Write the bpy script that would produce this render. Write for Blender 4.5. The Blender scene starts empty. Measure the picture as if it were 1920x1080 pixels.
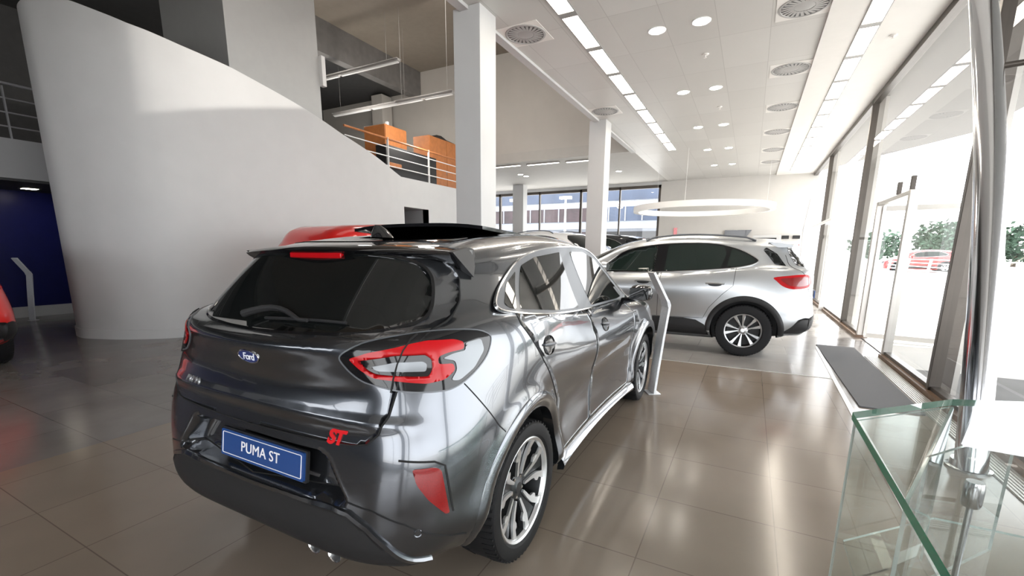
import bpy, bmesh, math, random
import numpy as np
from mathutils import Vector, Matrix
from mathutils.bvhtree import BVHTree
from mathutils.geometry import delaunay_2d_cdt
S = bpy.context.scene
COL = S.collection
PI = math.pi
random.seed(7)

# ------------------------------------------------------------------ materials
def mat(name, color=(.8, .8, .8), rough=.5, metal=0., coat=0., emit=None, estr=0., var=0., vscale=6., bump=0., bscale=200., spec=.5, coat_rough=.03):
    m = bpy.data.materials.new(name); m.use_nodes = True
    nt = m.node_tree; b = nt.nodes['Principled BSDF']
    c = (color[0], color[1], color[2], 1)
    b.inputs['Base Color'].default_value = c
    b.inputs['Roughness'].default_value = rough
    b.inputs['Metallic'].default_value = metal
    b.inputs['Coat Weight'].default_value = coat
    b.inputs['Coat Roughness'].default_value = coat_rough
    b.inputs['Specular IOR Level'].default_value = spec
    if emit:
        b.inputs['Emission Color'].default_value = (emit[0], emit[1], emit[2], 1)
        b.inputs['Emission Strength'].default_value = estr
    if var or bump:
        tc = nt.nodes.new('ShaderNodeTexCoord')
    if var:
        n = nt.nodes.new('ShaderNodeTexNoise'); n.inputs['Scale'].default_value = vscale; n.inputs['Detail'].default_value = 4
        nt.links.new(tc.outputs['Object'], n.inputs['Vector'])
        r = nt.nodes.new('ShaderNodeMapRange')
        r.inputs['From Min'].default_value = .3; r.inputs['From Max'].default_value = .7
        r.inputs['To Min'].default_value = 1 - var; r.inputs['To Max'].default_value = 1 + var
        nt.links.new(n.outputs['Fac'], r.inputs['Value'])
        mx = nt.nodes.new('ShaderNodeMix'); mx.data_type = 'RGBA'; mx.blend_type = 'MULTIPLY'
        mx.inputs['Factor'].default_value = 1
        mx.inputs[6].default_value = c
        nt.links.new(r.outputs['Result'], mx.inputs[7])
        nt.links.new(mx.outputs[2], b.inputs['Base Color'])
    if bump:
        n2 = nt.nodes.new('ShaderNodeTexNoise'); n2.inputs['Scale'].default_value = bscale
        nt.links.new(tc.outputs['Object'], n2.inputs['Vector'])
        bp = nt.nodes.new('ShaderNodeBump'); bp.inputs['Strength'].default_value = bump; bp.inputs['Distance'].default_value = .002
        nt.links.new(n2.outputs['Fac'], bp.inputs['Height'])
        nt.links.new(bp.outputs['Normal'], b.inputs['Normal'])
    return m

def glass(name, tint=(.96, .98, .97), rough=0., f0=.04, solid=False):
    """clear architectural glass: see-through with a mirror share that grows towards grazing angles"""
    m = bpy.data.materials.new(name); m.use_nodes = True
    nt = m.node_tree; nt.nodes.remove(nt.nodes['Principled BSDF'])
    out = nt.nodes['Material Output']
    tr = nt.nodes.new('ShaderNodeBsdfTransparent'); tr.inputs['Color'].default_value = (*tint, 1)
    gl = nt.nodes.new('ShaderNodeBsdfGlossy'); gl.inputs['Roughness'].default_value = rough
    lw = nt.nodes.new('ShaderNodeLayerWeight'); lw.inputs['Blend'].default_value = .5
    pw = nt.nodes.new('ShaderNodeMath'); pw.operation = 'POWER'; pw.inputs[1].default_value = 5
    nt.links.new(lw.outputs['Facing'], pw.inputs[0])
    ma = nt.nodes.new('ShaderNodeMath'); ma.operation = 'MULTIPLY_ADD'; ma.inputs[1].default_value = .9 - f0; ma.inputs[2].default_value = f0
    nt.links.new(pw.outputs[0], ma.inputs[0]); fac = ma.outputs[0]
    if solid:
        g = nt.nodes.new('ShaderNodeNewGeometry'); iv = nt.nodes.new('ShaderNodeMath'); iv.operation = 'SUBTRACT'; iv.inputs[0].default_value = 1
        nt.links.new(g.outputs['Backfacing'], iv.inputs[1])
        mu = nt.nodes.new('ShaderNodeMath'); mu.operation = 'MULTIPLY'
        nt.links.new(fac, mu.inputs[0]); nt.links.new(iv.outputs[0], mu.inputs[1]); fac = mu.outputs[0]
    mx = nt.nodes.new('ShaderNodeMixShader')
    nt.links.new(fac, mx.inputs['Fac'])
    nt.links.new(tr.outputs[0], mx.inputs[1]); nt.links.new(gl.outputs[0], mx.inputs[2])
    nt.links.new(mx.outputs[0], out.inputs['Surface'])
    return m

def tiles(name, c1, c2, grout, w, h, off=(0, 0), rough=.25, gap=.004, offset=0., marble=0., roughvar=.08, bias=0., spec=.5):
    m = bpy.data.materials.new(name); m.use_nodes = True
    nt = m.node_tree; b = nt.nodes['Principled BSDF']
    g = nt.nodes.new('ShaderNodeNewGeometry')
    mp = nt.nodes.new('ShaderNodeMapping'); mp.inputs['Location'].default_value = (-off[0], -off[1], 0)
    nt.links.new(g.outputs['Position'], mp.inputs['Vector'])
    br = nt.nodes.new('ShaderNodeTexBrick')
    br.offset = offset; br.squash = 1
    br.inputs['Color1'].default_value = (*c1, 1); br.inputs['Color2'].default_value = (*c2, 1); br.inputs['Mortar'].default_value = (*grout, 1)
    br.inputs['Scale'].default_value = 1; br.inputs['Mortar Size'].default_value = gap; br.inputs['Mortar Smooth'].default_value = .1
    br.inputs['Brick Width'].default_value = w; br.inputs['Row Height'].default_value = h; br.inputs['Bias'].default_value = bias
    nt.links.new(mp.outputs[0], br.inputs['Vector'])
    last = br.outputs['Color']
    n = nt.nodes.new('ShaderNodeTexNoise'); n.inputs['Scale'].default_value = 2.2; n.inputs['Detail'].default_value = 5
    nt.links.new(g.outputs['Position'], n.inputs['Vector'])
    if marble:
        r = nt.nodes.new('ShaderNodeMapRange'); r.inputs['From Min'].default_value = .3; r.inputs['From Max'].default_value = .7
        r.inputs['To Min'].default_value = 1 - marble; r.inputs['To Max'].default_value = 1 + marble
        nt.links.new(n.outputs['Fac'], r.inputs['Value'])
        mx = nt.nodes.new('ShaderNodeMix'); mx.data_type = 'RGBA'; mx.blend_type = 'MULTIPLY'; mx.inputs['Factor'].default_value = 1
        nt.links.new(last, mx.inputs[6]); nt.links.new(r.outputs['Result'], mx.inputs[7]); last = mx.outputs[2]
    nt.links.new(last, b.inputs['Base Color'])
    r2 = nt.nodes.new('ShaderNodeMapRange'); r2.inputs['To Min'].default_value = rough - roughvar; r2.inputs['To Max'].default_value = rough + roughvar
    nt.links.new(n.outputs['Fac'], r2.inputs['Value']); nt.links.new(r2.outputs['Result'], b.inputs['Roughness'])
    b.inputs['Specular IOR Level'].default_value = spec
    return m

# ------------------------------------------------------------------ mesh builder
class MB:
    def __init__(s): s.v = []; s.f = []; s.m = []; s.cur = 0
    def add(s, vs, fs):
        o = len(s.v); s.v += [tuple(float(a) for a in p) for p in vs]
        for f in fs: s.f.append(tuple(i + o for i in f)); s.m.append(s.cur)
    def box(s, x0, x1, y0, y1, z0, z1):
        s.add([(x0, y0, z0), (x1, y0, z0), (x1, y1, z0), (x0, y1, z0), (x0, y0, z1), (x1, y0, z1), (x1, y1, z1), (x0, y1, z1)],
              [(0, 3, 2, 1), (4, 5, 6, 7), (0, 1, 5, 4), (1, 2, 6, 5), (2, 3, 7, 6), (3, 0, 4, 7)])
        return s
    def prism(s, pts, axis, a, b):
        """pts: polygon in the two other axes (in order), extruded along axis from a to b"""
        n = len(pts)
        def P(p, t):
            if axis == 'x': return (t, p[0], p[1])
            if axis == 'y': return (p[0], t, p[1])
            return (p[0], p[1], t)
        vs = [P(p, a) for p in pts] + [P(p, b) for p in pts]
        fs = [tuple(range(n))[::-1], tuple(range(n, 2 * n))] + [(i, (i + 1) % n, n + (i + 1) % n, n + i) for i in range(n)]
        s.add(vs, fs); return s
    def tube(s, path, r, n=10, closed=False, cap=True):
        path = [Vector(p) for p in path]; L = len(path); rings = []
        up = Vector((0, 0, 1))
        t0 = (path[1] - path[0]).normalized()
        if abs(t0.dot(up)) > .95: up = Vector((0, 1, 0))
        a = t0.cross(up).normalized()
        vs = []
        for i, p in enumerate(path):
            if closed: t = (path[(i + 1) % L] - path[i - 1]).normalized()
            else: t = (path[min(i + 1, L - 1)] - path[max(i - 1, 0)]).normalized()
            a = (a - t * a.dot(t)).normalized(); b = t.cross(a)
            rr = r[i] if isinstance(r, (list, tuple)) else r
            vs += [p + a * (rr * math.cos(2 * PI * k / n)) + b * (rr * math.sin(2 * PI * k / n)) for k in range(n)]
        fs = []
        for i in range(L if closed else L - 1):
            j = (i + 1) % L
            fs += [(i * n + k, i * n + (k + 1) % n, j * n + (k + 1) % n, j * n + k) for k in range(n)]
        if cap and not closed: fs += [tuple(range(n))[::-1], tuple(range((L - 1) * n, L * n))]
        s.add(vs, fs); return s
    def bar(s, p, q, w, h):
        """rectangular bar from p to q, width w (sideways) height h (upward-ish)"""
        p = Vector(p); q = Vector(q); t = (q - p).normalized()
        up = Vector((0, 0, 1)) if abs(t.z) < .95 else Vector((0, 1, 0))
        a = t.cross(up).normalized() * w / 2; b = a.cross(t).normalized() * h / 2
        vs = [p - a - b, p + a - b, p + a + b, p - a + b, q - a - b, q + a - b, q + a + b, q - a + b]
        s.add(vs, [(0, 3, 2, 1), (4, 5, 6, 7), (0, 1, 5, 4), (1, 2, 6, 5), (2, 3, 7, 6), (3, 0, 4, 7)]); return s
    def lathe(s, prof, axis='z', n=48, center=(0, 0, 0), closed=False):
        """prof: list of (r, t) with t along the axis"""
        vs = []; L = len(prof)
        for (r, t) in prof:
            for k in range(n):
                c, d = r * math.cos(2 * PI * k / n), r * math.sin(2 * PI * k / n)
                p = {'z': (c, d, t), 'x': (t, c, d), 'y': (d, t, c)}[axis]
                vs.append((p[0] + center[0], p[1] + center[1], p[2] + center[2]))
        fs = []
        for i in range(L if closed else L - 1):
            j = (i + 1) % L
            fs += [(i * n + k, i * n + (k + 1) % n, j * n + (k + 1) % n, j * n + k) for k in range(n)]
        s.add(vs, fs); return s
    def xform(s, M):
        s.v = [tuple(M @ Vector(p)) for p in s.v]; return s
    def mesh(s, name, smooth=True, ang=40):
        me = bpy.data.meshes.new(name); me.from_pydata(s.v, [], s.f)
        bm = bmesh.new(); bm.from_mesh(me)
        for i, f in enumerate(bm.faces): f.material_index = s.m[i]; f.smooth = smooth
        bmesh.ops.remove_doubles(bm, verts=bm.verts, dist=1e-6)
        bmesh.ops.recalc_face_normals(bm, faces=bm.faces)
        if smooth:
            for e in bm.edges:
                if len(e.link_faces) == 2 and e.calc_face_angle(0) > math.radians(ang): e.smooth = False
        bm.to_mesh(me); bm.free()
        return me

def link(name, me, mats, parent=None, loc=None, rot=None):
    o = bpy.data.objects.new(name, me); COL.objects.link(o)
    if mats is not None:
        for m in (mats if isinstance(mats, (list, tuple)) else [mats]): me.materials.append(m)
    if parent: o.parent = parent
    if loc: o.location = loc
    if rot: o.rotation_euler = rot
    return o
def obj(name, mb, mats, parent=None, smooth=True, ang=40, loc=None, rot=None, label=None):
    o = link(name, mb.mesh(name, smooth, ang), mats, parent, loc, rot)
    if label: o['label'] = label
    return o
def bevel(o, w=.006, seg=2):
    b = o.modifiers.new('bevel', 'BEVEL'); b.width = w; b.segments = seg; b.limit_method = 'ANGLE'; b.angle_limit = math.radians(40)
    return o
def empty(name, loc=(0, 0, 0), rz=0.):
    o = bpy.data.objects.new(name, None); COL.objects.link(o); o.location = loc; o.rotation_euler = (0, 0, rz); o.empty_display_size = .2
    return o
def tag(o, label, cat, group=None):
    o['label'] = label; o['category'] = cat
    if group: o['group'] = group
    return o
def struct(o): o['kind'] = 'structure'; return o
def copy_tree(o, parent=None):
    c = o.copy(); COL.objects.link(c)
    if parent: c.parent = parent
    for ch in list(o.children): copy_tree(ch, c)
    return c
def text_mesh(txt, size, depth, shear=0., spacing=1., bold=0.):
    cu = bpy.data.curves.new('lettering', 'FONT'); cu.body = txt; cu.size = size; cu.extrude = depth; cu.shear = shear
    cu.space_character = spacing; cu.align_x = 'CENTER'; cu.align_y = 'CENTER'; cu.offset = bold
    to = bpy.data.objects.new('lettering', cu); COL.objects.link(to)
    dg = bpy.context.evaluated_depsgraph_get(); dg.update()
    me = bpy.data.meshes.new_from_object(to.evaluated_get(dg), depsgraph=dg)
    bpy.data.objects.remove(to); bpy.data.curves.remove(cu)
    return me

# ------------------------------------------------------------------ car surfaces
def nat_spline(X, t, q):
    """natural cubic spline through X (n,d) at t (n,), evaluated at q"""
    n = len(t); h = np.diff(t)
    A = np.zeros((n, n)); B = np.zeros((n, X.shape[1])); A[0, 0] = A[-1, -1] = 1
    for i in range(1, n - 1):
        A[i, i - 1] = h[i - 1]; A[i, i] = 2 * (h[i - 1] + h[i]); A[i, i + 1] = h[i]
        B[i] = 6 * ((X[i + 1] - X[i]) / h[i] - (X[i] - X[i - 1]) / h[i - 1])
    M = np.linalg.solve(A, B)
    k = np.clip(np.searchsorted(t, q) - 1, 0, n - 2); hh = h[k][:, None]
    a = (t[k + 1] - q)[:, None] / hh; b = (q - t[k])[:, None] / hh
    return a * X[k] + b * X[k + 1] + ((a ** 3 - a) * M[k] + (b ** 3 - b) * M[k + 1]) * hh ** 2 / 6
def hermite(X, t, q):
    n = len(t); h = np.diff(t)[:, None]; d = np.diff(X, axis=0) / h
    m = np.zeros_like(X); m[0] = d[0]; m[-1] = d[-1]
    for i in range(1, n - 1):
        m[i] = (d[i - 1] * h[i] + d[i] * h[i - 1]) / (h[i] + h[i - 1])
    k = np.clip(np.searchsorted(t, q) - 1, 0, n - 2); hh = h[k]; s = (q - t[k])[:, None] / hh
    return (2 * s**3 - 3 * s**2 + 1) * X[k] + (s**3 - 2 * s**2 + s) * hh * m[k] + (-2 * s**3 + 3 * s**2) * X[k + 1] + (s**3 - s**2) * hh * m[k + 1]

def car_grid(rings, nu=20, nv=13):
    R = np.array(rings, float)                       # (K, 16, 3)
    K, Cn, _ = R.shape
    # mirror across the centre line at both ends so the spline leaves it squarely
    def ext(r):
        a = r[1:4][::-1] * [-1, 1, 1]; b = r[-4:-1][::-1] * [-1, 1, 1]
        return np.vstack([a, r, b])
    base = ext(R[5]); d = np.linalg.norm(np.diff(base, axis=0), axis=1); tu = np.concatenate([[0], np.cumsum(d ** .6)])
    q = np.concatenate([np.linspace(tu[3 + i], tu[4 + i], nu, endpoint=False) for i in range(Cn - 1)] + [[tu[3 + Cn - 1]]])
    U = np.array([nat_spline(ext(r), tu, q) for r in R])   # (K, Q, 3)
    U[:, 0, 0] = 0; U[:, -1, 0] = 0
    dv = np.linalg.norm(np.diff(U, axis=0), axis=2).mean(axis=1); tv = np.concatenate([[0], np.cumsum(np.maximum(dv, .02))])
    qs = np.concatenate([np.linspace(tv[i], tv[i + 1], nv, endpoint=False) for i in range(K - 1)] + [[tv[-1]]])
    G = hermite(U.reshape(K, -1), tv, qs).reshape(len(qs), len(q), 3)
    G[..., 0] = np.maximum(G[..., 0], 0)
    G[:, 0, 0] = 0; G[:, -1, 0] = 0
    return G
def grid_mesh(G):
    V, Q, _ = G.shape
    mb = MB()
    idx = np.arange(V * Q).reshape(V, Q)
    fs = [(idx[i, j], idx[i, j + 1], idx[i + 1, j + 1], idx[i + 1, j]) for i in range(V - 1) for j in range(Q - 1)]
    vs = G.reshape(-1, 3)
    mb.add(vs, fs); mb.add(vs * [-1, 1, 1], [f[::-1] for f in fs])
    return mb
def clean_body(mb, name):
    me = bpy.data.meshes.new(name); me.from_pydata(mb.v, [], mb.f)
    bm = bmesh.new(); bm.from_mesh(me)
    bmesh.ops.remove_doubles(bm, verts=bm.verts, dist=2e-4)
    bmesh.ops.dissolve_degenerate(bm, edges=bm.edges, dist=1e-5)
    bmesh.ops.recalc_face_normals(bm, faces=bm.faces)
    for f in bm.faces: f.smooth = True
    bm.to_mesh(me); bm.free()
    return me

class Surf:
    """ray-cast access to a finished body mesh"""
    def __init__(s, me):
        s.me = me
        s.V = [v.co.copy() for v in me.vertices]; s.N = [v.normal.copy() for v in me.vertices]
        s.P = [tuple(p.vertices) for p in me.polygons]
        s.t = BVHTree.FromPolygons(s.V, s.P)
    def hit(s, o, d):
        loc, n, i, dist = s.t.ray_cast(Vector(o), Vector(d).normalized())
        if loc is None:
            loc, n, i, dist = s.t.find_nearest(Vector(o) + Vector(d).normalized() * 2.2)
        p = s.P[i]
        ws = [1 / max((s.V[k] - loc).length, 1e-5) ** 2 for k in p]; W = sum(ws)
        nn = Vector((0, 0, 0))
        for k, w in zip(p, ws): nn += s.N[k] * (w / W)
        return loc, nn.normalized()
    def side(s, y, z, sx=1): return s.hit((3. * sx, y, z), (-sx, 0, 0))
    def rear(s, x, z): return s.hit((x, -3., z), (0, 1, 0))
    def top(s, x, y): return s.hit((x, y, 4.), (0, 0, -1))
    def diag(s, a, z, sx=1):
        """45 degree view of the rear corner; a = distance sideways of the corner axis"""
        r = math.sqrt(.5)
        return s.hit((sx * (2.2 * r + a * r), -2.2 * r + a * r, z), (-sx * r, r, 0))

def dens(poly, step, closed=True):
    out = []; n = len(poly)
    for i in range(n if closed else n - 1):
        a, b = poly[i], poly[(i + 1) % n]; L = math.dist(a, b); k = max(1, int(math.ceil(L / step)))
        out += [(a[0] + (b[0] - a[0]) * t / k, a[1] + (b[1] - a[1]) * t / k) for t in range(k)]
    if not closed: out.append(tuple(poly[-1]))
    return out
def smooth_poly(poly, closed=True, n=5):
    P = [Vector((p[0], p[1])) for p in poly]; out = []; L = len(P)
    for i in range(L if closed else L - 1):
        if closed: a, b, c, d = P[i - 1], P[i], P[(i + 1) % L], P[(i + 2) % L]
        else: a, b, c, d = P[max(i - 1, 0)], P[i], P[i + 1], P[min(i + 2, L - 1)]
        for k in range(n):
            t = k / n
            q = .5 * ((2 * b) + (c - a) * t + (2 * a - 5 * b + 4 * c - d) * t * t + (3 * b - a - 3 * c + d) * t ** 3)
            out.append((q.x, q.y))
    if not closed: out.append(tuple(P[-1]))
    return out
def round_poly(poly, r, n=4):
    out = []; L = len(poly)
    for i in range(L):
        a, b, c = Vector(poly[i - 1]), Vector(poly[i]), Vector(poly[(i + 1) % L])
        u = (a - b); v = (c - b); rr = min(r, u.length * .45, v.length * .45)
        p, q = b + u.normalized() * rr, b + v.normalized() * rr
        for k in range(n + 1):
            t = k / n; o = p * (1 - t) ** 2 + b * 2 * t * (1 - t) + q * t * t
            out.append((o.x, o.y))
    return out

def patch(surf, fn, poly, off, name, m, parent, holes=(), step=.03, rim=.012, sx=1, label=None):
    """a skin over part of the body: poly is traced in the plane of the projection fn, the skin stands off by off and has a rim going into the body"""
    bd = dens(poly, step); vs = [Vector(p) for p in bd]; n = len(bd)
    ed = [(i, (i + 1) % n) for i in range(n)]; loops = [list(range(n))]
    for h in holes:
        hb = dens(h, step); o = len(vs); vs += [Vector(p) for p in hb]; k = len(hb)
        ed += [(o + i, o + (i + 1) % k) for i in range(k)]; loops.append(list(range(o, o + k)))
    def inside(p, pl):
        c = False; L = len(pl)
        for i in range(L):
            x1, y1 = pl[i]; x2, y2 = pl[i - 1]
            if (y1 > p[1]) != (y2 > p[1]) and p[0] < (x2 - x1) * (p[1] - y1) / (y2 - y1) + x1: c = not c
        return c
    def far(p):
        return all((p[0] - q.x) ** 2 + (p[1] - q.y) ** 2 > (step * .45) ** 2 for q in vs[:nb])
    nb = len(vs)
    xs = [p[0] for p in bd]; ys = [p[1] for p in bd]
    x = min(xs) + step / 2
    while x < max(xs):
        y = min(ys) + step / 2
        while y < max(ys):
            if inside((x, y), bd) and not any(inside((x, y), h) for h in holes) and far((x, y)): vs.append(Vector((x, y)))
            y += step
        x += step
    r = delaunay_2d_cdt(vs, ed, [], 1 if not holes else 0, 1e-6)
    V2, F2, orig = r[0], r[2], r[3]
    F2 = [f for f in F2 if inside(tuple((sum((V2[i] for i in f), Vector((0, 0))) / len(f))), bd) and not any(inside(tuple((sum((V2[i] for i in f), Vector((0, 0))) / len(f))), h) for h in holes)]
    pos = []; nor = []
    for p in V2:
        l, nn = fn(p.x, p.y, sx) if fn.__name__ in ('side', 'diag') else fn(p.x * sx, p.y)
        pos.append(l + nn * off); nor.append(nn)
    # boundary edges -> rim
    cnt = {}
    for f in F2:
        for i in range(len(f)):
            e = (f[i], f[(i + 1) % len(f)]); k = tuple(sorted(e)); cnt.setdefault(k, []).append(e)
    # orient faces with the body normal
    F3 = []
    for f in F2:
        a, b, c = pos[f[0]], pos[f[1]], pos[f[2]]
        F3.append(tuple(f) if (b - a).cross(c - a).dot(nor[f[0]]) > 0 else tuple(f)[::-1])
    allv = list(pos); alln = list(nor); faces = list(F3); nm = len(F3)
    mp = {}
    for k, es in cnt.items():
        if len(es) == 1:
            for i in k:
                if i not in mp:
                    mp[i] = len(allv); allv.append(pos[i] - nor[i] * (off + rim))
            faces.append((k[0], k[1], mp[k[1]], mp[k[0]]))
    me = bpy.data.meshes.new(name); me.from_pydata([tuple(v) for v in allv], [], faces)
    me.polygons.foreach_set('use_smooth', [True] * len(faces))
    me.update()
    ln = []
    for pi, p in enumerate(me.polygons):
        for li in p.loop_indices:
            vi = me.loops[li].vertex_index
            ln.append(tuple(nor[vi]) if pi < nm else tuple(p.normal))
    me.normals_split_custom_set(ln)
    o = link(name, me, m, parent)
    if label: o['label'] = label
    return o

def fit_side(surf, poly):
    """fair glass surface: low order fit of the flank inside poly"""
    A = []; B = []
    ys = [p[0] for p in poly]; zs = [p[1] for p in poly]
    def row(y, z): return [1, y, z, y * y, y * z, z * z, y ** 3, y * y * z]
    for p in dens(poly, .05):
        A.append(row(*p)); B.append(surf.side(p[0], p[1])[0].x)
    for i in range(1, 24):
        for j in range(1, 10):
            y = min(ys) + (max(ys) - min(ys)) * i / 24; z = min(zs) + (max(zs) - min(zs)) * j / 10
            c = False; L = len(poly)
            for k in range(L):
                x1, y1 = poly[k]; x2, y2 = poly[k - 1]
                if (y1 > z) != (y2 > z) and y < (x2 - x1) * (z - y1) / (y2 - y1) + x1: c = not c
            if c: A.append(row(y, z)); B.append(surf.side(y, z)[0].x)
    A = np.array(A); B = np.array(B); k = np.linalg.lstsq(A, B, rcond=None)[0]
    k[0] += min(.022, max(0., np.percentile(B - A @ k, 98)))
    def side(y, z, sx=1):
        x = float(np.dot(row(y, z), k)); dy = k[1] + 2 * k[3] * y + k[4] * z + 3 * k[6] * y * y + 2 * k[7] * y * z; dz = k[2] + k[4] * y + 2 * k[5] * z + k[7] * y * y
        return Vector((sx * x, y, z)), Vector((sx, -dy, -dz)).normalized()
    return side
def fit_rear(surf, pts, slope=.55, y0=-.5):
    """rear glass: pts are (x, y, z) samples; the traced plane is tilted so that shallow shelves stay well conditioned"""
    def row(x, t): return [1, t, x * x, x * x * t, t * t, x ** 4, x ** 4 * t]
    A = []; B = []
    for (x, t) in pts:
        l, n = surf.hit((x, y0 - 2, t + 2 * slope), (0, 1, -slope)); A.append(row(x, t)); B.append(l.y)
    A = np.array(A); B = np.array(B); k = np.linalg.lstsq(A, B, rcond=None)[0]
    k[0] += max(-.012, min(0., np.percentile(B - A @ k, 8)))
    def rear(x, t):
        y = float(np.dot(row(x, t), k)); z = t - slope * (y - y0)
        gx = 2 * k[2] * x + 2 * k[3] * x * t + 4 * k[5] * x ** 3 + 4 * k[6] * x ** 3 * t; gt = k[1] + k[3] * x * x + 2 * k[4] * t + k[6] * x ** 4
        e1 = Vector((1, gx, -slope * gx)); e2 = Vector((0, gt, 1 - slope * gt)); n = e1.cross(e2).normalized()
        return Vector((x, y, z)), (n if n.y < 0 else -n)
    return rear
def ribbon(surf, fn, line, w, off, name, m, parent, closed=False, step=.02, sx=1, label=None, round_=True):
    """a raised or dark strip following a line on the body"""
    L = dens(line, step, closed); pts = []
    for p in L:
        l, nn = fn(p[0], p[1], sx) if fn.__name__ in ('side', 'diag') else fn(p[0] * sx, p[1])
        pts.append((l, nn))
    mb = MB(); n = len(pts); vs = []
    for i, (l, nn) in enumerate(pts):
        a = pts[i - 1][0] if (closed or i > 0) else l; b = pts[(i + 1) % n][0] if (closed or i < n - 1) else l
        t = (b - a)
        if t.length < 1e-7: t = Vector((0, 0, 1))
        sd = t.normalized().cross(nn).normalized() * (w / 2)
        vs += [l - sd - nn * .006, l - sd * .8 + nn * off, l + sd * .8 + nn * off, l + sd - nn * .006]
    fs = []
    for i in range(n if closed else n - 1):
        j = (i + 1) % n
        fs += [(i * 4 + k, i * 4 + k + 1, j * 4 + k + 1, j * 4 + k) for k in range(3)] + [(i * 4 + 3, i * 4, j * 4, j * 4 + 3)]
    if not closed: fs += [(3, 2, 1, 0), tuple((n - 1) * 4 + k for k in range(4))]
    mb.add(vs, fs)
    return obj(name, mb, m, parent, ang=50, label=label)
def bool_cut(me, cutters, name):
    o = bpy.data.objects.new('cut_body', me); COL.objects.link(o); cs = []
    for c in cutters:
        cm = c.mesh('cut', False); co = bpy.data.objects.new('cut', cm); COL.objects.link(co); cs.append(co)
        b = o.modifiers.new('b', 'BOOLEAN'); b.operation = 'DIFFERENCE'; b.object = co; b.solver = 'EXACT'
    dg = bpy.context.evaluated_depsgraph_get(); dg.update()
    out = bpy.data.meshes.new_from_object(o.evaluated_get(dg), depsgraph=dg); out.name = name
    for c in cs + [o]: bpy.data.objects.remove(c)
    bm = bmesh.new(); bm.from_mesh(out)
    for f in bm.faces: f.smooth = True
    for e in bm.edges:
        if len(e.link_faces) == 2 and e.calc_face_angle(0) > math.radians(38): e.smooth = False
    bm.to_mesh(out); bm.free()
    return out
def sstep(a, b, x):
    t = np.clip((x - a) / (b - a), 0, 1); return t * t * (3 - 2 * t)
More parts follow.
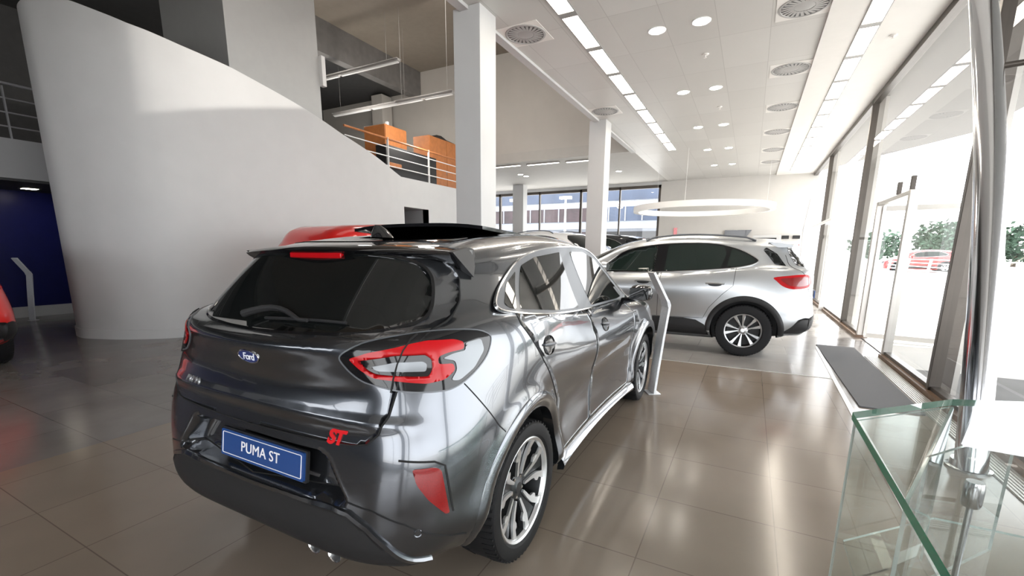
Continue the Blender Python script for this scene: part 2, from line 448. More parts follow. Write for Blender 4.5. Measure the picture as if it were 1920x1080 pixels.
# ------------------------------------------------------------------ body nets (right half; x sideways, y forwards from the rear axle, z up)
def close_roof(R, zmid, ymid):
    r11 = R[-1]
    r12 = [(x * .52, y + .45 * (ymid - y), z + .45 * (zmid - z)) for x, y, z in r11]
    r13 = [(0., y + .8 * (ymid - y), z + .75 * (zmid - z) + .012 * (1 - abs(y - ymid))) for x, y, z in r11]
    return R + [r12, r13]
PUMA = [
 [(0,-.67,.27),(.3,-.67,.27),(.55,-.66,.275),(.72,-.61,.30),(.80,-.50,.32),(.84,-.38,.32),(.82,-.05,.26),(.78,.4,.21),(.76,1.,.20),(.76,1.6,.20),(.78,2.2,.22),(.8,2.6,.25),(.8,3.0,.25),(.68,3.22,.24),(.4,3.34,.22),(0,3.38,.22)],
 [(0,-.755,.34),(.3,-.755,.34),(.55,-.74,.345),(.73,-.68,.37),(.84,-.55,.40),(.885,-.38,.42),(.88,-.05,.34),(.86,.4,.28),(.83,1,.26),(.83,1.6,.26),(.86,2.2,.3),(.88,2.6,.36),(.86,3.0,.36),(.72,3.28,.34),(.42,3.42,.32),(0,3.46,.32)],
 [(0,-.765,.50),(.3,-.765,.5),(.55,-.75,.52),(.735,-.69,.54),(.845,-.56,.56),(.89,-.38,.57),(.892,-.05,.5),(.845,.4,.46),(.825,1,.44),(.83,1.6,.44),(.86,2.2,.46),(.89,2.6,.52),(.87,3,.52),(.74,3.28,.5),(.44,3.43,.48),(0,3.48,.48)],
 [(0,-.74,.70),(.3,-.738,.70),(.55,-.72,.71),(.735,-.665,.73),(.845,-.54,.745),(.89,-.38,.755),(.90,-.05,.76),(.86,.4,.68),(.845,1,.63),(.85,1.6,.63),(.875,2.2,.66),(.90,2.6,.72),(.87,3,.7),(.74,3.26,.66),(.45,3.42,.64),(0,3.47,.64)],
 [(0,-.715,.86),(.3,-.71,.86),(.55,-.685,.865),(.72,-.62,.875),(.82,-.495,.885),(.868,-.34,.89),(.893,-.03,.90),(.882,.4,.86),(.875,1,.82),(.875,1.6,.81),(.885,2.2,.83),(.89,2.6,.86),(.84,3,.84),(.70,3.22,.8),(.42,3.38,.76),(0,3.43,.76)],
 [(0,-.715,1.01),(.3,-.70,1.01),(.52,-.665,1.015),(.69,-.585,1.02),(.79,-.455,1.03),(.835,-.3,1.04),(.868,0,1.045),(.866,.4,.985),(.855,1,.94),(.855,1.6,.92),(.865,2.2,.93),(.85,2.6,.95),(.78,2.95,.93),(.6,3.12,.9),(.35,3.25,.87),(0,3.3,.86)],
 [(0,-.728,1.09),(.3,-.708,1.095),(.5,-.66,1.105),(.655,-.575,1.12),(.75,-.445,1.135),(.795,-.3,1.145),(.828,0,1.145),(.838,.4,1.10),(.828,1,1.03),(.818,1.6,.995),(.80,2.1,.985),(.76,2.5,1.0),(.66,2.85,.97),(.48,3.0,.94),(.25,3.1,.92),(0,3.12,.915)],
 [(0,-.655,1.125),(.3,-.635,1.13),(.48,-.585,1.14),(.605,-.50,1.16),(.685,-.38,1.185),(.735,-.24,1.205),(.775,.0,1.20),(.80,.4,1.14),(.80,1,1.065),(.79,1.6,1.03),(.775,2.15,1.02),(.72,2.42,1.045),(.60,2.56,1.055),(.43,2.64,1.06),(.22,2.69,1.065),(0,2.71,1.07)],
 [(0,-.49,1.29),(.3,-.475,1.295),(.46,-.44,1.30),(.56,-.37,1.31),(.63,-.26,1.315),(.67,-.12,1.32),(.70,.08,1.32),(.715,.45,1.30),(.72,1,1.275),(.71,1.5,1.255),(.69,1.85,1.245),(.64,2.03,1.255),(.54,2.15,1.265),(.39,2.23,1.275),(.2,2.27,1.28),(0,2.29,1.285)],
 [(0,-.31,1.432),(.3,-.3,1.436),(.43,-.27,1.438),(.51,-.21,1.44),(.565,-.12,1.44),(.595,.0,1.445),(.615,.15,1.455),(.63,.5,1.475),(.645,.9,1.485),(.64,1.22,1.475),(.62,1.45,1.455),(.57,1.57,1.452),(.47,1.65,1.457),(.34,1.71,1.462),(.17,1.74,1.465),(0,1.75,1.465)],
 [(0,-.25,1.458),(.25,-.23,1.461),(.37,-.2,1.464),(.44,-.15,1.467),(.49,-.07,1.471),(.515,.04,1.480),(.535,.18,1.493),(.555,.52,1.513),(.57,.9,1.518),(.56,1.18,1.507),(.535,1.36,1.49),(.48,1.46,1.485),(.40,1.52,1.487),(.28,1.57,1.489),(.14,1.595,1.491),(0,1.60,1.492)],
]
PUMA = close_roof(PUMA, 1.535, .75)
PUMA = [[(0., y, z + .02) for x, y, z in PUMA[0]]] + PUMA
KUGA = [
 [(0,-.86,.34),(.32,-.86,.34),(.6,-.84,.35),(.76,-.76,.36),(.84,-.62,.36),(.87,-.5,.34),(.85,-.05,.28),(.8,.45,.24),(.78,1.1,.23),(.78,1.75,.23),(.8,2.35,.25),(.83,2.75,.28),(.82,3.15,.28),(.7,3.42,.27),(.42,3.54,.25),(0,3.58,.25)],
 [(0,-.95,.42),(.32,-.945,.42),(.6,-.92,.43),(.79,-.84,.44),(.89,-.68,.45),(.925,-.5,.44),(.92,-.05,.38),(.89,.45,.33),(.87,1.1,.31),(.87,1.75,.31),(.89,2.35,.35),(.92,2.75,.4),(.89,3.15,.4),(.75,3.48,.38),(.44,3.62,.36),(0,3.66,.36)],
 [(0,-.97,.6),(.32,-.965,.6),(.6,-.94,.6),(.80,-.86,.61),(.90,-.7,.62),(.935,-.5,.62),(.935,-.05,.58),(.89,.45,.53),(.88,1.1,.5),(.885,1.75,.5),(.905,2.35,.53),(.935,2.75,.58),(.90,3.15,.58),(.76,3.48,.56),(.45,3.63,.54),(0,3.67,.54)],
 [(0,-.94,.78),(.32,-.93,.78),(.6,-.905,.78),(.79,-.82,.785),(.89,-.66,.79),(.925,-.48,.80),(.94,-.05,.82),(.915,.45,.75),(.91,1.1,.71),(.91,1.75,.71),(.92,2.35,.74),(.935,2.75,.80),(.895,3.15,.76),(.75,3.46,.72),(.45,3.61,.7),(0,3.65,.7)],
 [(0,-.93,.93),(.32,-.92,.93),(.58,-.885,.93),(.76,-.79,.935),(.865,-.62,.94),(.905,-.44,.95),(.93,-.03,.97),(.93,.45,.92),(.928,1.1,.88),(.928,1.75,.87),(.93,2.35,.89),(.92,2.75,.93),(.86,3.15,.88),(.71,3.4,.84),(.42,3.56,.82),(0,3.6,.82)],
 [(0,-.94,1.07),(.32,-.92,1.07),(.56,-.87,1.075),(.73,-.76,1.08),(.83,-.58,1.085),(.875,-.38,1.09),(.905,.02,1.09),(.91,.45,1.04),(.91,1.1,.99),(.91,1.75,.975),(.90,2.35,.985),(.87,2.75,1.01),(.78,3.1,.97),(.62,3.3,.93),(.36,3.42,.91),(0,3.46,.9)],
 [(0,-.92,1.16),(.32,-.9,1.165),(.54,-.845,1.17),(.69,-.73,1.18),(.78,-.56,1.19),(.825,-.38,1.195),(.86,.02,1.19),(.875,.45,1.14),(.87,1.1,1.085),(.865,1.75,1.06),(.84,2.25,1.06),(.79,2.6,1.07),(.68,2.95,1.03),(.5,3.1,1.0),(.28,3.2,.98),(0,3.22,.975)],
 [(0,-.86,1.205),(.32,-.84,1.21),(.5,-.79,1.22),(.63,-.68,1.23),(.71,-.52,1.24),(.765,-.32,1.24),(.815,.03,1.23),(.84,.45,1.175),(.84,1.1,1.115),(.83,1.75,1.085),(.80,2.2,1.08),(.73,2.5,1.1),(.6,2.68,1.12),(.43,2.76,1.13),(.23,2.81,1.135),(0,2.83,1.14)],
 [(0,-.69,1.39),(.3,-.67,1.395),(.46,-.63,1.40),(.57,-.54,1.405),(.64,-.41,1.41),(.685,-.22,1.415),(.73,.1,1.415),(.75,.5,1.39),(.75,1.1,1.345),(.74,1.6,1.315),(.71,1.92,1.31),(.65,2.1,1.325),(.54,2.22,1.34),(.38,2.3,1.35),(.2,2.34,1.355),(0,2.36,1.36)],
 [(0,-.52,1.56),(.3,-.5,1.565),(.42,-.47,1.565),(.51,-.4,1.565),(.565,-.29,1.565),(.6,-.12,1.57),(.63,.15,1.585),(.65,.55,1.605),(.655,1.,1.605),(.645,1.35,1.58),(.62,1.57,1.555),(.57,1.68,1.555),(.47,1.76,1.56),(.34,1.81,1.565),(.18,1.84,1.57),(0,1.85,1.57)],
 [(0,-.45,1.595),(.27,-.43,1.597),(.37,-.4,1.6),(.45,-.33,1.602),(.5,-.23,1.605),(.53,-.08,1.612),(.555,.18,1.628),(.575,.57,1.648),(.58,1.,1.646),(.57,1.3,1.62),(.545,1.48,1.597),(.5,1.58,1.594),(.41,1.65,1.596),(.3,1.7,1.598),(.15,1.725,1.6),(0,1.73,1.6)],
]
KUGA = close_roof(KUGA, 1.672, .8)
KUGA = [[(0., y, z + .02) for x, y, z in KUGA[0]]] + KUGA

def arch_cutters(ys, r, zc, x0=.58):
    cs = []
    for y in ys:
        for s in (-1, 1):
            c = MB(); n = 64
            pr = [(y + r * math.cos(2 * PI * k / n), zc + r * math.sin(2 * PI * k / n)) for k in range(n)]
            c.prism(pr, 'x', *sorted((s * x0, s * 1.3))); cs.append(c)
    return cs
def arch_material(me, ys, r, zc, x0=.58):
    for p in me.polygons:
        c = p.center
        for y in ys:
            d = math.hypot(c.y - y, c.z - zc)
            if (abs(d - r) < .004 and x0 - .01 < abs(c.x) and abs(p.normal.x) < .5) or (d < r and abs(abs(c.x) - x0) < .004 and abs(p.normal.x) > .9):
                p.material_index = 1; p.use_smooth = False
def puma_disp(G):
    x, y, z = G[..., 0], G[..., 1].copy(), G[..., 2]
    rear = y < -.4
    # plate recess in the bumper, wider at its foot
    hw = .33 + (.735 - z) * .75
    m = sstep(.545, .568, z) * (1 - sstep(.69, .725, z)) * (1 - sstep(hw, hw + .085, x)) * rear
    y = y + m * .075
    # hollow of the tailgate under the ducktail, and its lower crease
    y = y + rear * .012 * np.exp(-((z - .94) / .05) ** 2) * (1 - sstep(.5, .7, x))
    y = y - rear * .012 * np.exp(-((z - .845) / .02) ** 2) * (1 - sstep(.6, .8, x))
    # scoop along the doors
    side = sstep(.35, .6, y) * (1 - sstep(2.0, 2.25, y))
    zc = .60 + .02 * y
    x = x - side * .013 * np.exp(-((z - zc) / .09) ** 2)
    x = x + side * .006 * np.exp(-((z - .42) / .05) ** 2)
    # rear and front haunch round the arches
    for yc in (0., 2.588):
        d = np.hypot(y - yc, z - .33)
        x = x + .018 * np.exp(-((d - .45) / .05) ** 2) * (x > .6) * (z > .3) * (z < 1.0)
    return np.stack([x, y, z], -1)
def build_body(net, disp, ys, r, zc, name):
    G = car_grid(net)
    if disp: G = disp(G)
    me0 = clean_body(grid_mesh(G), name + '_plain')
    sf = Surf(me0)
    me = bool_cut(me0, arch_cutters(ys, r, zc), name)
    arch_material(me, ys, r, zc)
    return me, sf

KUGA = [[(x, y * .88 if y < 0 else y, z) for x, y, z in r] for r in KUGA]
# ------------------------------------------------------------------ car materials
M_paint_grey = mat('dark_grey_metallic_paint', (.105, .112, .124), .2, .9, 1., var=.04, vscale=900)
M_paint_silver = mat('silver_metallic_paint', (.54, .56, .58), .32, .85, 1., var=.03, vscale=900)
M_paint_red = mat('red_paint', (.62, .012, .010), .35, .1, 1., var=.02, vscale=900)
M_blkpl = mat('black_plastic', (.012, .012, .013), .55, var=.1, vscale=40)
M_gloss = mat('gloss_black', (.006, .006, .007), .06, spec=.45)
M_cglass = mat('dark_car_glass', (.006, .007, .007), .02, spec=.55)
M_kglass = mat('green_tinted_car_glass', (.010, .018, .015), .02, spec=.6)
M_chrome = mat('chrome', (.82, .83, .84), .08, 1.)
M_trim = mat('grey_window_frame', (.11, .118, .13), .4, .2, .1)
M_alu = mat('machined_alloy', (.86, .87, .88), .36, 1.)
M_rimdark = mat('dark_alloy', (.040, .042, .045), .35, .6)
M_silverrim = mat('silver_alloy', (.60, .61, .62), .28, .9, .4)
M_tyre = mat('tyre_rubber', (.008, .008, .009), .6, bump=.2, bscale=120, spec=.3)
M_disc = mat('brake_steel', (.30, .30, .31), .4, 1.)
M_redlens = mat('red_lens', (.36, .004, .007), .15, spec=.35, emit=(.9, .01, .01), estr=.03)
M_clearlens = mat('clear_lens', (.17, .18, .19), .25, .5)
M_redrefl = mat('red_reflector', (.20, .002, .003), .22, coat=1., var=.15, vscale=260)
M_seam = mat('panel_gap', (.004, .004, .004), .8)
M_plate = mat('blue_plate', (.015, .06, .22), .25, coat=.6, var=.05)
M_white = mat('white_lettering', (.85, .86, .88), .35, var=.02)
M_redbadge = mat('red_badge', (.65, .015, .02), .2, coat=1.)
M_bluebadge = mat('blue_badge', (.01, .03, .16), .15, coat=1.)

def mirror2(p): return [(-x, z) for x, z in p][::-1]
def sym(right):
    """closed outline from its right half (bottom centre to top centre)"""
    return right + [(-x, z) for x, z in right[::-1] if abs(x) > 1e-6]

def make_wheel(style, R, rr, w, parent, loc, flip=1):
    """tyre with rim, spokes, disc and cap as sub-parts; the face looks along +x"""
    h = w / 2
    t = MB(); t.lathe([(rr, -h * .86), (rr + .012, -h * .96), (R - .045, -h), (R - .016, -h * .95), (R - .004, -h * .78), (R, -h * .4), (R, h * .4), (R - .004, h * .78), (R - .016, h * .95), (R - .045, h), (rr + .012, h * .96), (rr, h * .86)], 'x', 72, closed=True)
    # tread sipes
    for k in range(60):
        a = 2 * PI * k / 60
        for s in (-1, 1):
            c, d = math.cos(a), math.sin(a); c2, d2 = math.cos(a + .035), math.sin(a + .035)
            r0, r1 = R - .012, R + .0025
            x0, x1 = s * h * .42, s * h * .9
            t.add([(x0, c * r0, d * r0), (x0, c * r1, d * r1), (x0, c2 * r1, d2 * r1), (x0, c2 * r0, d2 * r0), (x1, c * (r0 - .004), d * (r0 - .004)), (x1, c * (r1 - .006), d * (r1 - .006)), (x1, c2 * (r1 - .006), d2 * (r1 - .006)), (x1, c2 * (r0 - .004), d2 * (r0 - .004))],
                  [(0, 1, 2, 3), (7, 6, 5, 4), (1, 5, 6, 2), (0, 4, 5, 1), (3, 2, 6, 7)])
    wh = obj('wheel', t, M_tyre, parent, ang=30, loc=loc)
    wh.rotation_euler = (0, 0, 0 if flip > 0 else PI)
    b = MB(); b.lathe([(rr + .004, h * .84), (rr - .004, h * .90), (rr - .016, h * .86), (rr - .020, h * .70)], 'x', 72)
    rm = obj('rim', b, M_alu if style == 'twin' else M_silverrim, wh)
    b = MB(); b.lathe([(rr - .020, h * .70), (rr - .03, h * .2), (rr - .035, -h * .8), (rr + .003, -h * .86)], 'x', 72)
    obj('barrel', b, M_rimdark, wh)
    d = MB(); d.lathe([(.0, h * .1), (.07, h * .1), (.075, h * .02), (.15, h * .02), (.15, -h * .1), (0, -h * .1)], 'x', 48)
    obj('brake_disc', d, M_disc, wh)
    def P(r, a, x): return (x, r * math.sin(a), r * math.cos(a))
    sp = MB(); fc = MB()
    def strip(mb, pts, x0, x1):
        """pts: closed (r, angle) outline, plate between x0 and x1(r)"""
        n = len(pts); vs = [P(r, a, x0(r)) for r, a in pts] + [P(r, a, x1(r)) for r, a in pts]
        mb.add(vs, [tuple(range(n))[::-1], tuple(range(n, 2 * n))] + [(i, (i + 1) % n, n + (i + 1) % n, n + i) for i in range(n)])
    dish = lambda r: h * (.50 + .30 * (r / rr) ** 1.5)
    def loft(mb, st, top, bot):
        """st: stations (r, angle, half width in metres) swept outwards"""
        vs = []
        for r, a, hw in st:
            da = hw / r
            vs += [P(r, a - da, bot(r)), P(r, a + da, bot(r)), P(r, a + da * .92, top(r)), P(r, a - da * .92, top(r))]
        n = len(st); fs = [(i * 4 + j, i * 4 + (j + 1) % 4, (i + 1) * 4 + (j + 1) % 4, (i + 1) * 4 + j) for i in range(n - 1) for j in range(4)] + [(3, 2, 1, 0), tuple((n - 1) * 4 + j for j in range(4))]
        mb.add(vs, fs)
    if style == 'twin':
        R1 = rr - .012
        for k in range(5):
            A = 2 * PI * k / 5 + .10
            loft(sp, [(r, A, w_) for r, w_ in ((.045, .030), (.07, .026), (.10, .024), (.13, .025), (.16, .028), (.19, .032), (.215, .036), (R1, .040))], lambda r: dish(r) - .012, lambda r: dish(r) - .045)
            for s in (-1, 1):
                arm = [(.065, A + s * .33, .007), (.09, A + s * .285, .009), (.12, A + s * .250, .0105), (.15, A + s * .245, .0125), (.175, A + s * .26, .0155), (.205, A + s * .305, .017), (R1, A + s * .355, .020)]
                loft(fc, arm, lambda r: dish(r) + .003, lambda r: dish(r) - .009)
                loft(sp, [(r_, a_, w_ * .97) for r_, a_, w_ in arm], lambda r: dish(r) - .0085, lambda r: dish(r) - .036)
                tab = [(.150, A + s * .30, .006), (.165, A + s * .36, .014), (.182, A + s * .385, .013), (.192, A + s * .36, .006)]
                loft(fc, tab, lambda r: dish(r) + .001, lambda r: dish(r) - .010)
        obj('spokes', sp, M_rimdark, wh, ang=30); obj('spoke_face', fc, M_alu, wh, ang=30)
    else:
        for k in range(10):
            A = 2 * PI * k / 10 + .05
            s = .085 if k % 2 else -.085
            strip(sp, [(.05, A + s * 1.4 - .16), (.11, A + s - .10), (rr - .012, A + s * .6 - .105), (rr - .012, A + s * .6 + .105), (.11, A + s + .10), (.05, A + s * 1.4 + .16)], lambda r: dish(r) - .04, lambda r: dish(r))
        bevel(obj('spokes', sp, M_silverrim, wh, ang=30), .004, 1)
        bk = MB(); bk.lathe([(.05, h * .18), (rr - .03, h * .18), (rr - .03, h * .12), (.05, h * .12)], 'x', 48); obj('inner_barrel', bk, M_blkpl, wh)
    c = MB(); c.lathe([(0, dish(.03) + .006), (.026, dish(.03) + .005), (.031, dish(.03)), (.05, dish(.03) - .004), (.066, dish(.03) - .012), (.07, dish(.03) - .04)], 'x', 32)
    obj('hub_cap', c, M_rimdark if style == 'twin' else M_silverrim, wh)
    if style == 'twin':
        for k in range(5):
            a = 2 * PI * k / 5 + .1 + PI / 5; nb = MB()
            nb.lathe([(0, dish(.05) - .004), (.010, dish(.05) - .005), (.012, dish(.05) - .03)], 'x', 10, (0, .052 * math.sin(a), .052 * math.cos(a)))
            obj('wheel_nut', nb, M_chrome, wh)
    return wh

def tube_on(surf, fn, pts, r, off, name, m, parent, closed=True, sx=1, n=8, step=.03):
    P = []
    for p in dens(pts, step, closed):
        l, nn = fn(p[0], p[1], sx) if fn.__name__ in ('side', 'diag') else fn(p[0] * sx, p[1])
        P.append(l + nn * off)
    return obj(name, MB().tube(P, r, n, closed), m, parent)

def arch_ring(surf, y0, r0, r1, zc, name, m, parent, a0, a1, sx, out=.008, n=44):
    """lip round a wheel arch from radius r0 to r1"""
    mb = MB(); vs = []; K = 5
    for i in range(n + 1):
        a = a0 + (a1 - a0) * i / n
        for k in range(K):
            r = r0 + (r1 - r0) * k / (K - 1)
            y, z = y0 + r * math.cos(a), zc + r * math.sin(a)
            l, nn = surf.side(y, z, sx)
            o = out * (1 if k in (1, 2, 3) else (.6 if k == 0 else .1))
            vs.append(l + nn * o + Vector((sx * .0, 0, 0)))
        y, z = y0 + (r0 + .001) * math.cos(a), zc + (r0 + .001) * math.sin(a)
        l, nn = surf.side(y, z, sx); vs.append(l - Vector((sx * .05, 0, 0)))
    K += 1; fs = []
    for i in range(n):
        for k in range(K - 2): fs.append((i * K + k, i * K + k + 1, (i + 1) * K + k + 1, (i + 1) * K + k))
        fs.append((i * K, i * K + K - 1, (i + 1) * K + K - 1, (i + 1) * K))
    mb.add(vs, fs)
    return obj(name, mb, m, parent, ang=60)

def round_handle(surf, y, z, ry, rz, sx, parent, mbar, mcup):
    """recessed oval cup with a grip bar across"""
    pts = [(y + ry * math.cos(2 * PI * k / 28), z + rz * math.sin(2 * PI * k / 28)) for k in range(28)]
    cup = patch(surf, surf.side, pts, .0045, 'door_handle', mcup, parent, step=.02, rim=.004, sx=sx)
    l0, n0 = surf.side(y - ry * .97, z + rz * .28, sx); l1, n1 = surf.side(y + ry * .97, z - rz * .1, sx)
    mid = (l0 + l1) / 2 + n0 * .026
    path = []
    for i in range(9):
        t = i / 8; path.append(l0 * (1 - t) + l1 * t + n0 * (.006 + .008 * math.sin(PI * t) ** .7))
    g = MB(); g.tube(path, [.006 + .005 * math.sin(PI * i / 8) for i in range(9)], 10)
    obj('grip', g, mbar, cup)
    return cup

# ------------------------------------------------------------------ grey hatchback in the foreground
def make_puma():
    root = empty('hatchback_car')
    me, sf = build_body(PUMA, puma_disp, (0., 2.588), .405, .33, 'body')
    link('body', me, [M_paint_grey, M_blkpl], root)
    # tailgate
    half = [(0, .752), (.25, .757), (.44, .762), (.54, .766), (.60, .778), (.637, .816), (.662, .879), (.672, .957), (.672, 1.037), (.69, 1.09), (.708, 1.13), (.715, 1.175), (.69, 1.24), (.655, 1.31), (.62, 1.37), (.58, 1.41), (.3, 1.425), (0, 1.425)]
    tg = patch(sf, sf.rear, sym(half), .003, 'tailgate', M_paint_grey, root, step=.016)
    ribbon(sf, sf.rear, [(-x, z) for x, z in half[::-1][3:]] + half[:-3], .006, .0045, 'panel_gap', M_seam, tg)
    gh = [(0, 1.030), (.2, 1.040), (.36, 1.060), (.48, 1.088), (.58, 1.138), (.635, 1.19), (.652, 1.235), (.648, 1.29), (.622, 1.375), (.592, 1.445), (.55, 1.485), (.45, 1.505), (.25, 1.515), (0, 1.518)]
    smp = [(x * sc, t) for x, t in gh for sc in (0, .35, .7, 1.)] + [(x, t) for x in (0, .15, .3, .45, .55) for t in (1.15, 1.22, 1.3, 1.38, 1.45)]
    gf = fit_rear(sf, smp)
    rw = patch(sf, gf, round_poly(sym(gh), .03), .006, 'rear_window', M_cglass, root, step=.035)
    ribbon(sf, gf, round_poly(sym(gh), .03), .016, .007, 'window_seal', M_gloss, rw, closed=True)
    # spoiler over the window
    sp = MB(); n = 40; vs = []
    for i in range(n + 1):
        s = -1 + 2 * i / n; a = abs(s); x = .655 * s
        yt = -.385 + .115 * a ** 2.2; zt = 1.447 - .018 * a ** 2
        yf = -.20 + .13 * a ** 2; zf = 1.470 - .03 * a ** 3
        dz = .10 * max(0, (a - .86) / .14) ** 1.5
        yu = -.275 + .14 * a ** 2; zu = 1.405 - .02 * a - dz * .4
        vs += [(x * .97, yf, zf + .002), (x * .985, (yf + yt) / 2 - .01, zf * .45 + zt * .55 + .004), (x, yt + .012, zt + .002), (x * 1.004, yt, zt - .009), (x, yt + .012, zt - .022), (x * .985, (yu + yt) / 2, (zu + zt) / 2 - .018), (x * .97, yu + .06, zu)]
    K = 7; fs = []
    for i in range(n):
        for k in range(K): fs.append((i * K + k, i * K + (k + 1) % K, (i + 1) * K + (k + 1) % K, (i + 1) * K + k))
    fs += [tuple(range(K)), tuple(n * K + k for k in range(K))[::-1]]
    sp.add(vs, fs); so = obj('rear_spoiler', sp, M_gloss, root, ang=60)
    for sx in (-1, 1):
        f = MB(); tri = [(-.262, 1.432), (-.10, 1.452), (-.03, 1.445), (-.045, 1.40), (-.125, 1.328)]
        xi = [.662, .632, .612, .632, .672]
        vs = [(sx * (x + d), y, z) for d in (.004, -.03) for (y, z), x in zip(tri, xi)]
        f.add(vs, [(0, 1, 2, 3, 4), (9, 8, 7, 6, 5)] + [(i, (i + 1) % 5, 5 + (i + 1) % 5, 5 + i) for i in range(5)])
        obj('spoiler_fin', f, M_blkpl, so, ang=30)
    bl = MB(); bl.box(-.165, .165, -.374, -.350, 1.402, 1.426); bevel(obj('brake_light', bl, M_redlens, so), .004)
    # wiper
    w = MB(); l0, n0 = sf.rear(-.02, 1.128); 
    pth = []
    for i in range(9):
        t = i / 8; x, z = -.10 + .36 * t, 1.085 + .045 * math.sin(PI * min(t * 1.15, 1)) + .01 * t
        l, nn = gf(x, z); pth.append(l + nn * (.036 - .008 * t))
    w.tube(pth, [.016 - .009 * i / 8 for i in range(9)], 8)
    wo = obj('rear_wiper', w, M_blkpl, root)
    b = MB(); pth = []
    for i in range(9):
        t = i / 8; l, nn = gf(.02 + .40 * t, 1.088 + .03 * t); pth.append(l + nn * .018)
    b.tube(pth, .006, 6); obj('blade', b, M_blkpl, wo)
    # oval badge
    l, nn = sf.rear(.012, 1.03); B = empty('tmp', (0, 0, 0)); bpy.data.objects.remove(B)
    q = Matrix.Translation(l + nn * .004) @ nn.to_track_quat('Z', 'Y').to_matrix().to_4x4()
    el = MB(); N = 48
    ring = [(.062 * math.cos(2 * PI * k / N), .027 * math.sin(2 * PI * k / N), .0) for k in range(N)]
    el.tube(ring, .0035, 8, closed=True); el.xform(q)
    bo = obj('badge', el, M_chrome, root)
    fc = MB(); fc.prism([(.061 * math.cos(2 * PI * k / N), .026 * math.sin(2 * PI * k / N)) for k in range(N)], 'z', -.004, .0015); fc.xform(q); obj('badge_face', fc, M_bluebadge, bo)
    tm = text_mesh('Ford', .042, .0006, shear=.35, spacing=.85, bold=.0004); tm.transform(q @ Matrix.Translation((0, -.001, .0022))); link('lettering', tm, M_white, bo)
    # ST badge and chrome letters
    l, nn = sf.rear(.465, .783); q = Matrix.Translation(l + nn * .004) @ nn.to_track_quat('Z', 'Y').to_matrix().to_4x4()
    tm = text_mesh('ST', .072, .003, shear=.3, spacing=.9, bold=.003); tm.transform(q); link('trim_badge', tm, M_redbadge, root)['label'] = 'red trim badge'
    l, nn = sf.rear(-.44, .865); q = Matrix.Translation(l + nn * .004) @ nn.to_track_quat('Z', 'Y').to_matrix().to_4x4()
    tm = text_mesh('PUMA', .042, .002, spacing=1.2); tm.transform(q); link('lettering', tm, M_alu, root)
    # number plate
    pz, py = .636, -.735
    q = Matrix.Translation((.045, py, pz)) @ Matrix.Rotation(math.radians(90 - 8), 4, 'X') 
    pl = MB(); pl.prism(round_poly([(-.26, -.056), (.26, -.056), (.26, .056), (-.26, .056)], .008), 'z', -.006, .004); pl.xform(q)
    po = obj('number_plate', pl, M_plate, root, label='blue plate with white lettering')
    fr = MB(); fr.tube([Vector((x, y, .0045)) for x, y in round_poly([(-.248, -.045), (.248, -.045), (.248, .045), (-.248, .045)], .006)], .0016, 6, closed=True); fr.xform(q); obj('plate_border', fr, M_white, po)
    hd = MB(); hd.prism(round_poly([(-.268, -.063), (.268, -.063), (.268, .062), (-.268, .062)], .008), 'z', -.018, -.006); hd.xform(q); obj('plate_holder', hd, M_blkpl, po)
    tm = text_mesh('PUMA ST', .060, .0008, spacing=1.04); tm.transform(q @ Matrix.Translation((0, .002, .005))); link('lettering', tm, M_white, po)
    for x in (-.16, .16):
        lm = MB(); lm.box(x - .03, x + .03, -.715, -.69, .722, .731); obj('plate_lamp', lm, M_clearlens, root)
    # lower bumper
    vh = [(0, .262), (.5, .268), (.70, .285), (.765, .315), (.735, .36), (.685, .425), (.62, .482), (.545, .525), (.48, .535), (0, .525)]
    va = patch(sf, sf.rear, sym(vh), .005, 'bumper_valance', M_blkpl, root, step=.02)
    ribbon(sf, sf.rear, [(-.6, .50), (-.48, .535), (0, .525), (.48, .535), (.545, .528), (.62, .487), (.685, .430), (.735, .365), (.765, .32)], .02, .012, 'diffuser_edge', M_paint_grey, va)
    ribbon(sf, sf.rear, [(-.642, .552), (-.511, .572), (0, .549), (.511, .572), (.642, .552), (.744, .507), (.83, .439), (.866, .40)], .006, .002, 'bumper_seam', M_seam, root)
    for x in (.325, .435):
        e = MB(); e.lathe([(.030, -.725), (.034, -.73), (.037, -.72), (.037, -.50), (.030, -.50)], 'y', 28, (x, -.008, .318), closed=True)
        obj('exhaust_tip', e, M_chrome, root)
    for sx in (-1, 1):
        rf = patch(sf, sf.diag, round_poly([(.072, .705), (.150, .703), (.172, .690), (.197, .520), (.182, .520), (.122, .590), (.085, .650)], .012), .003, 'rear_reflector', M_redrefl, root, step=.02, sx=sx)
        ribbon(sf, sf.diag, [(.03, .735), (.150, .722), (.186, .702), (.212, .52)], .008, .003, 'reflector_surround', M_seam, rf, sx=sx)
        for (x, z) in ((.776, .471), (.30, .60)):
            if z > .5: continue
            l, nn = sf.rear(sx * x, z); q = Matrix.Translation(l) @ nn.to_track_quat('Z', 'Y').to_matrix().to_4x4()
            s_ = MB(); s_.lathe([(0, .003), (.010, .003), (.011, .001), (.014, .0025), (.016, -.001)], 'z', 20); s_.xform(q); obj('parking_sensor', s_, M_paint_grey, root)
    # tail lights
    house = smooth_poly([(-.146, 1.068), (-.125, 1.09), (-.067, 1.117), (.005, 1.132), (.078, 1.142), (.154, 1.149), (.254, 1.149), (.350, 1.137), (.405, 1.112), (.41, 1.086), (.386, 1.041), (.339, 1.002), (.279, .968), (.231, .952), (.195, .949), (.12, .952), (.039, .961), (-.039, .978), (-.074, .990), (-.108, 1.014), (-.134, 1.043)], n=3)
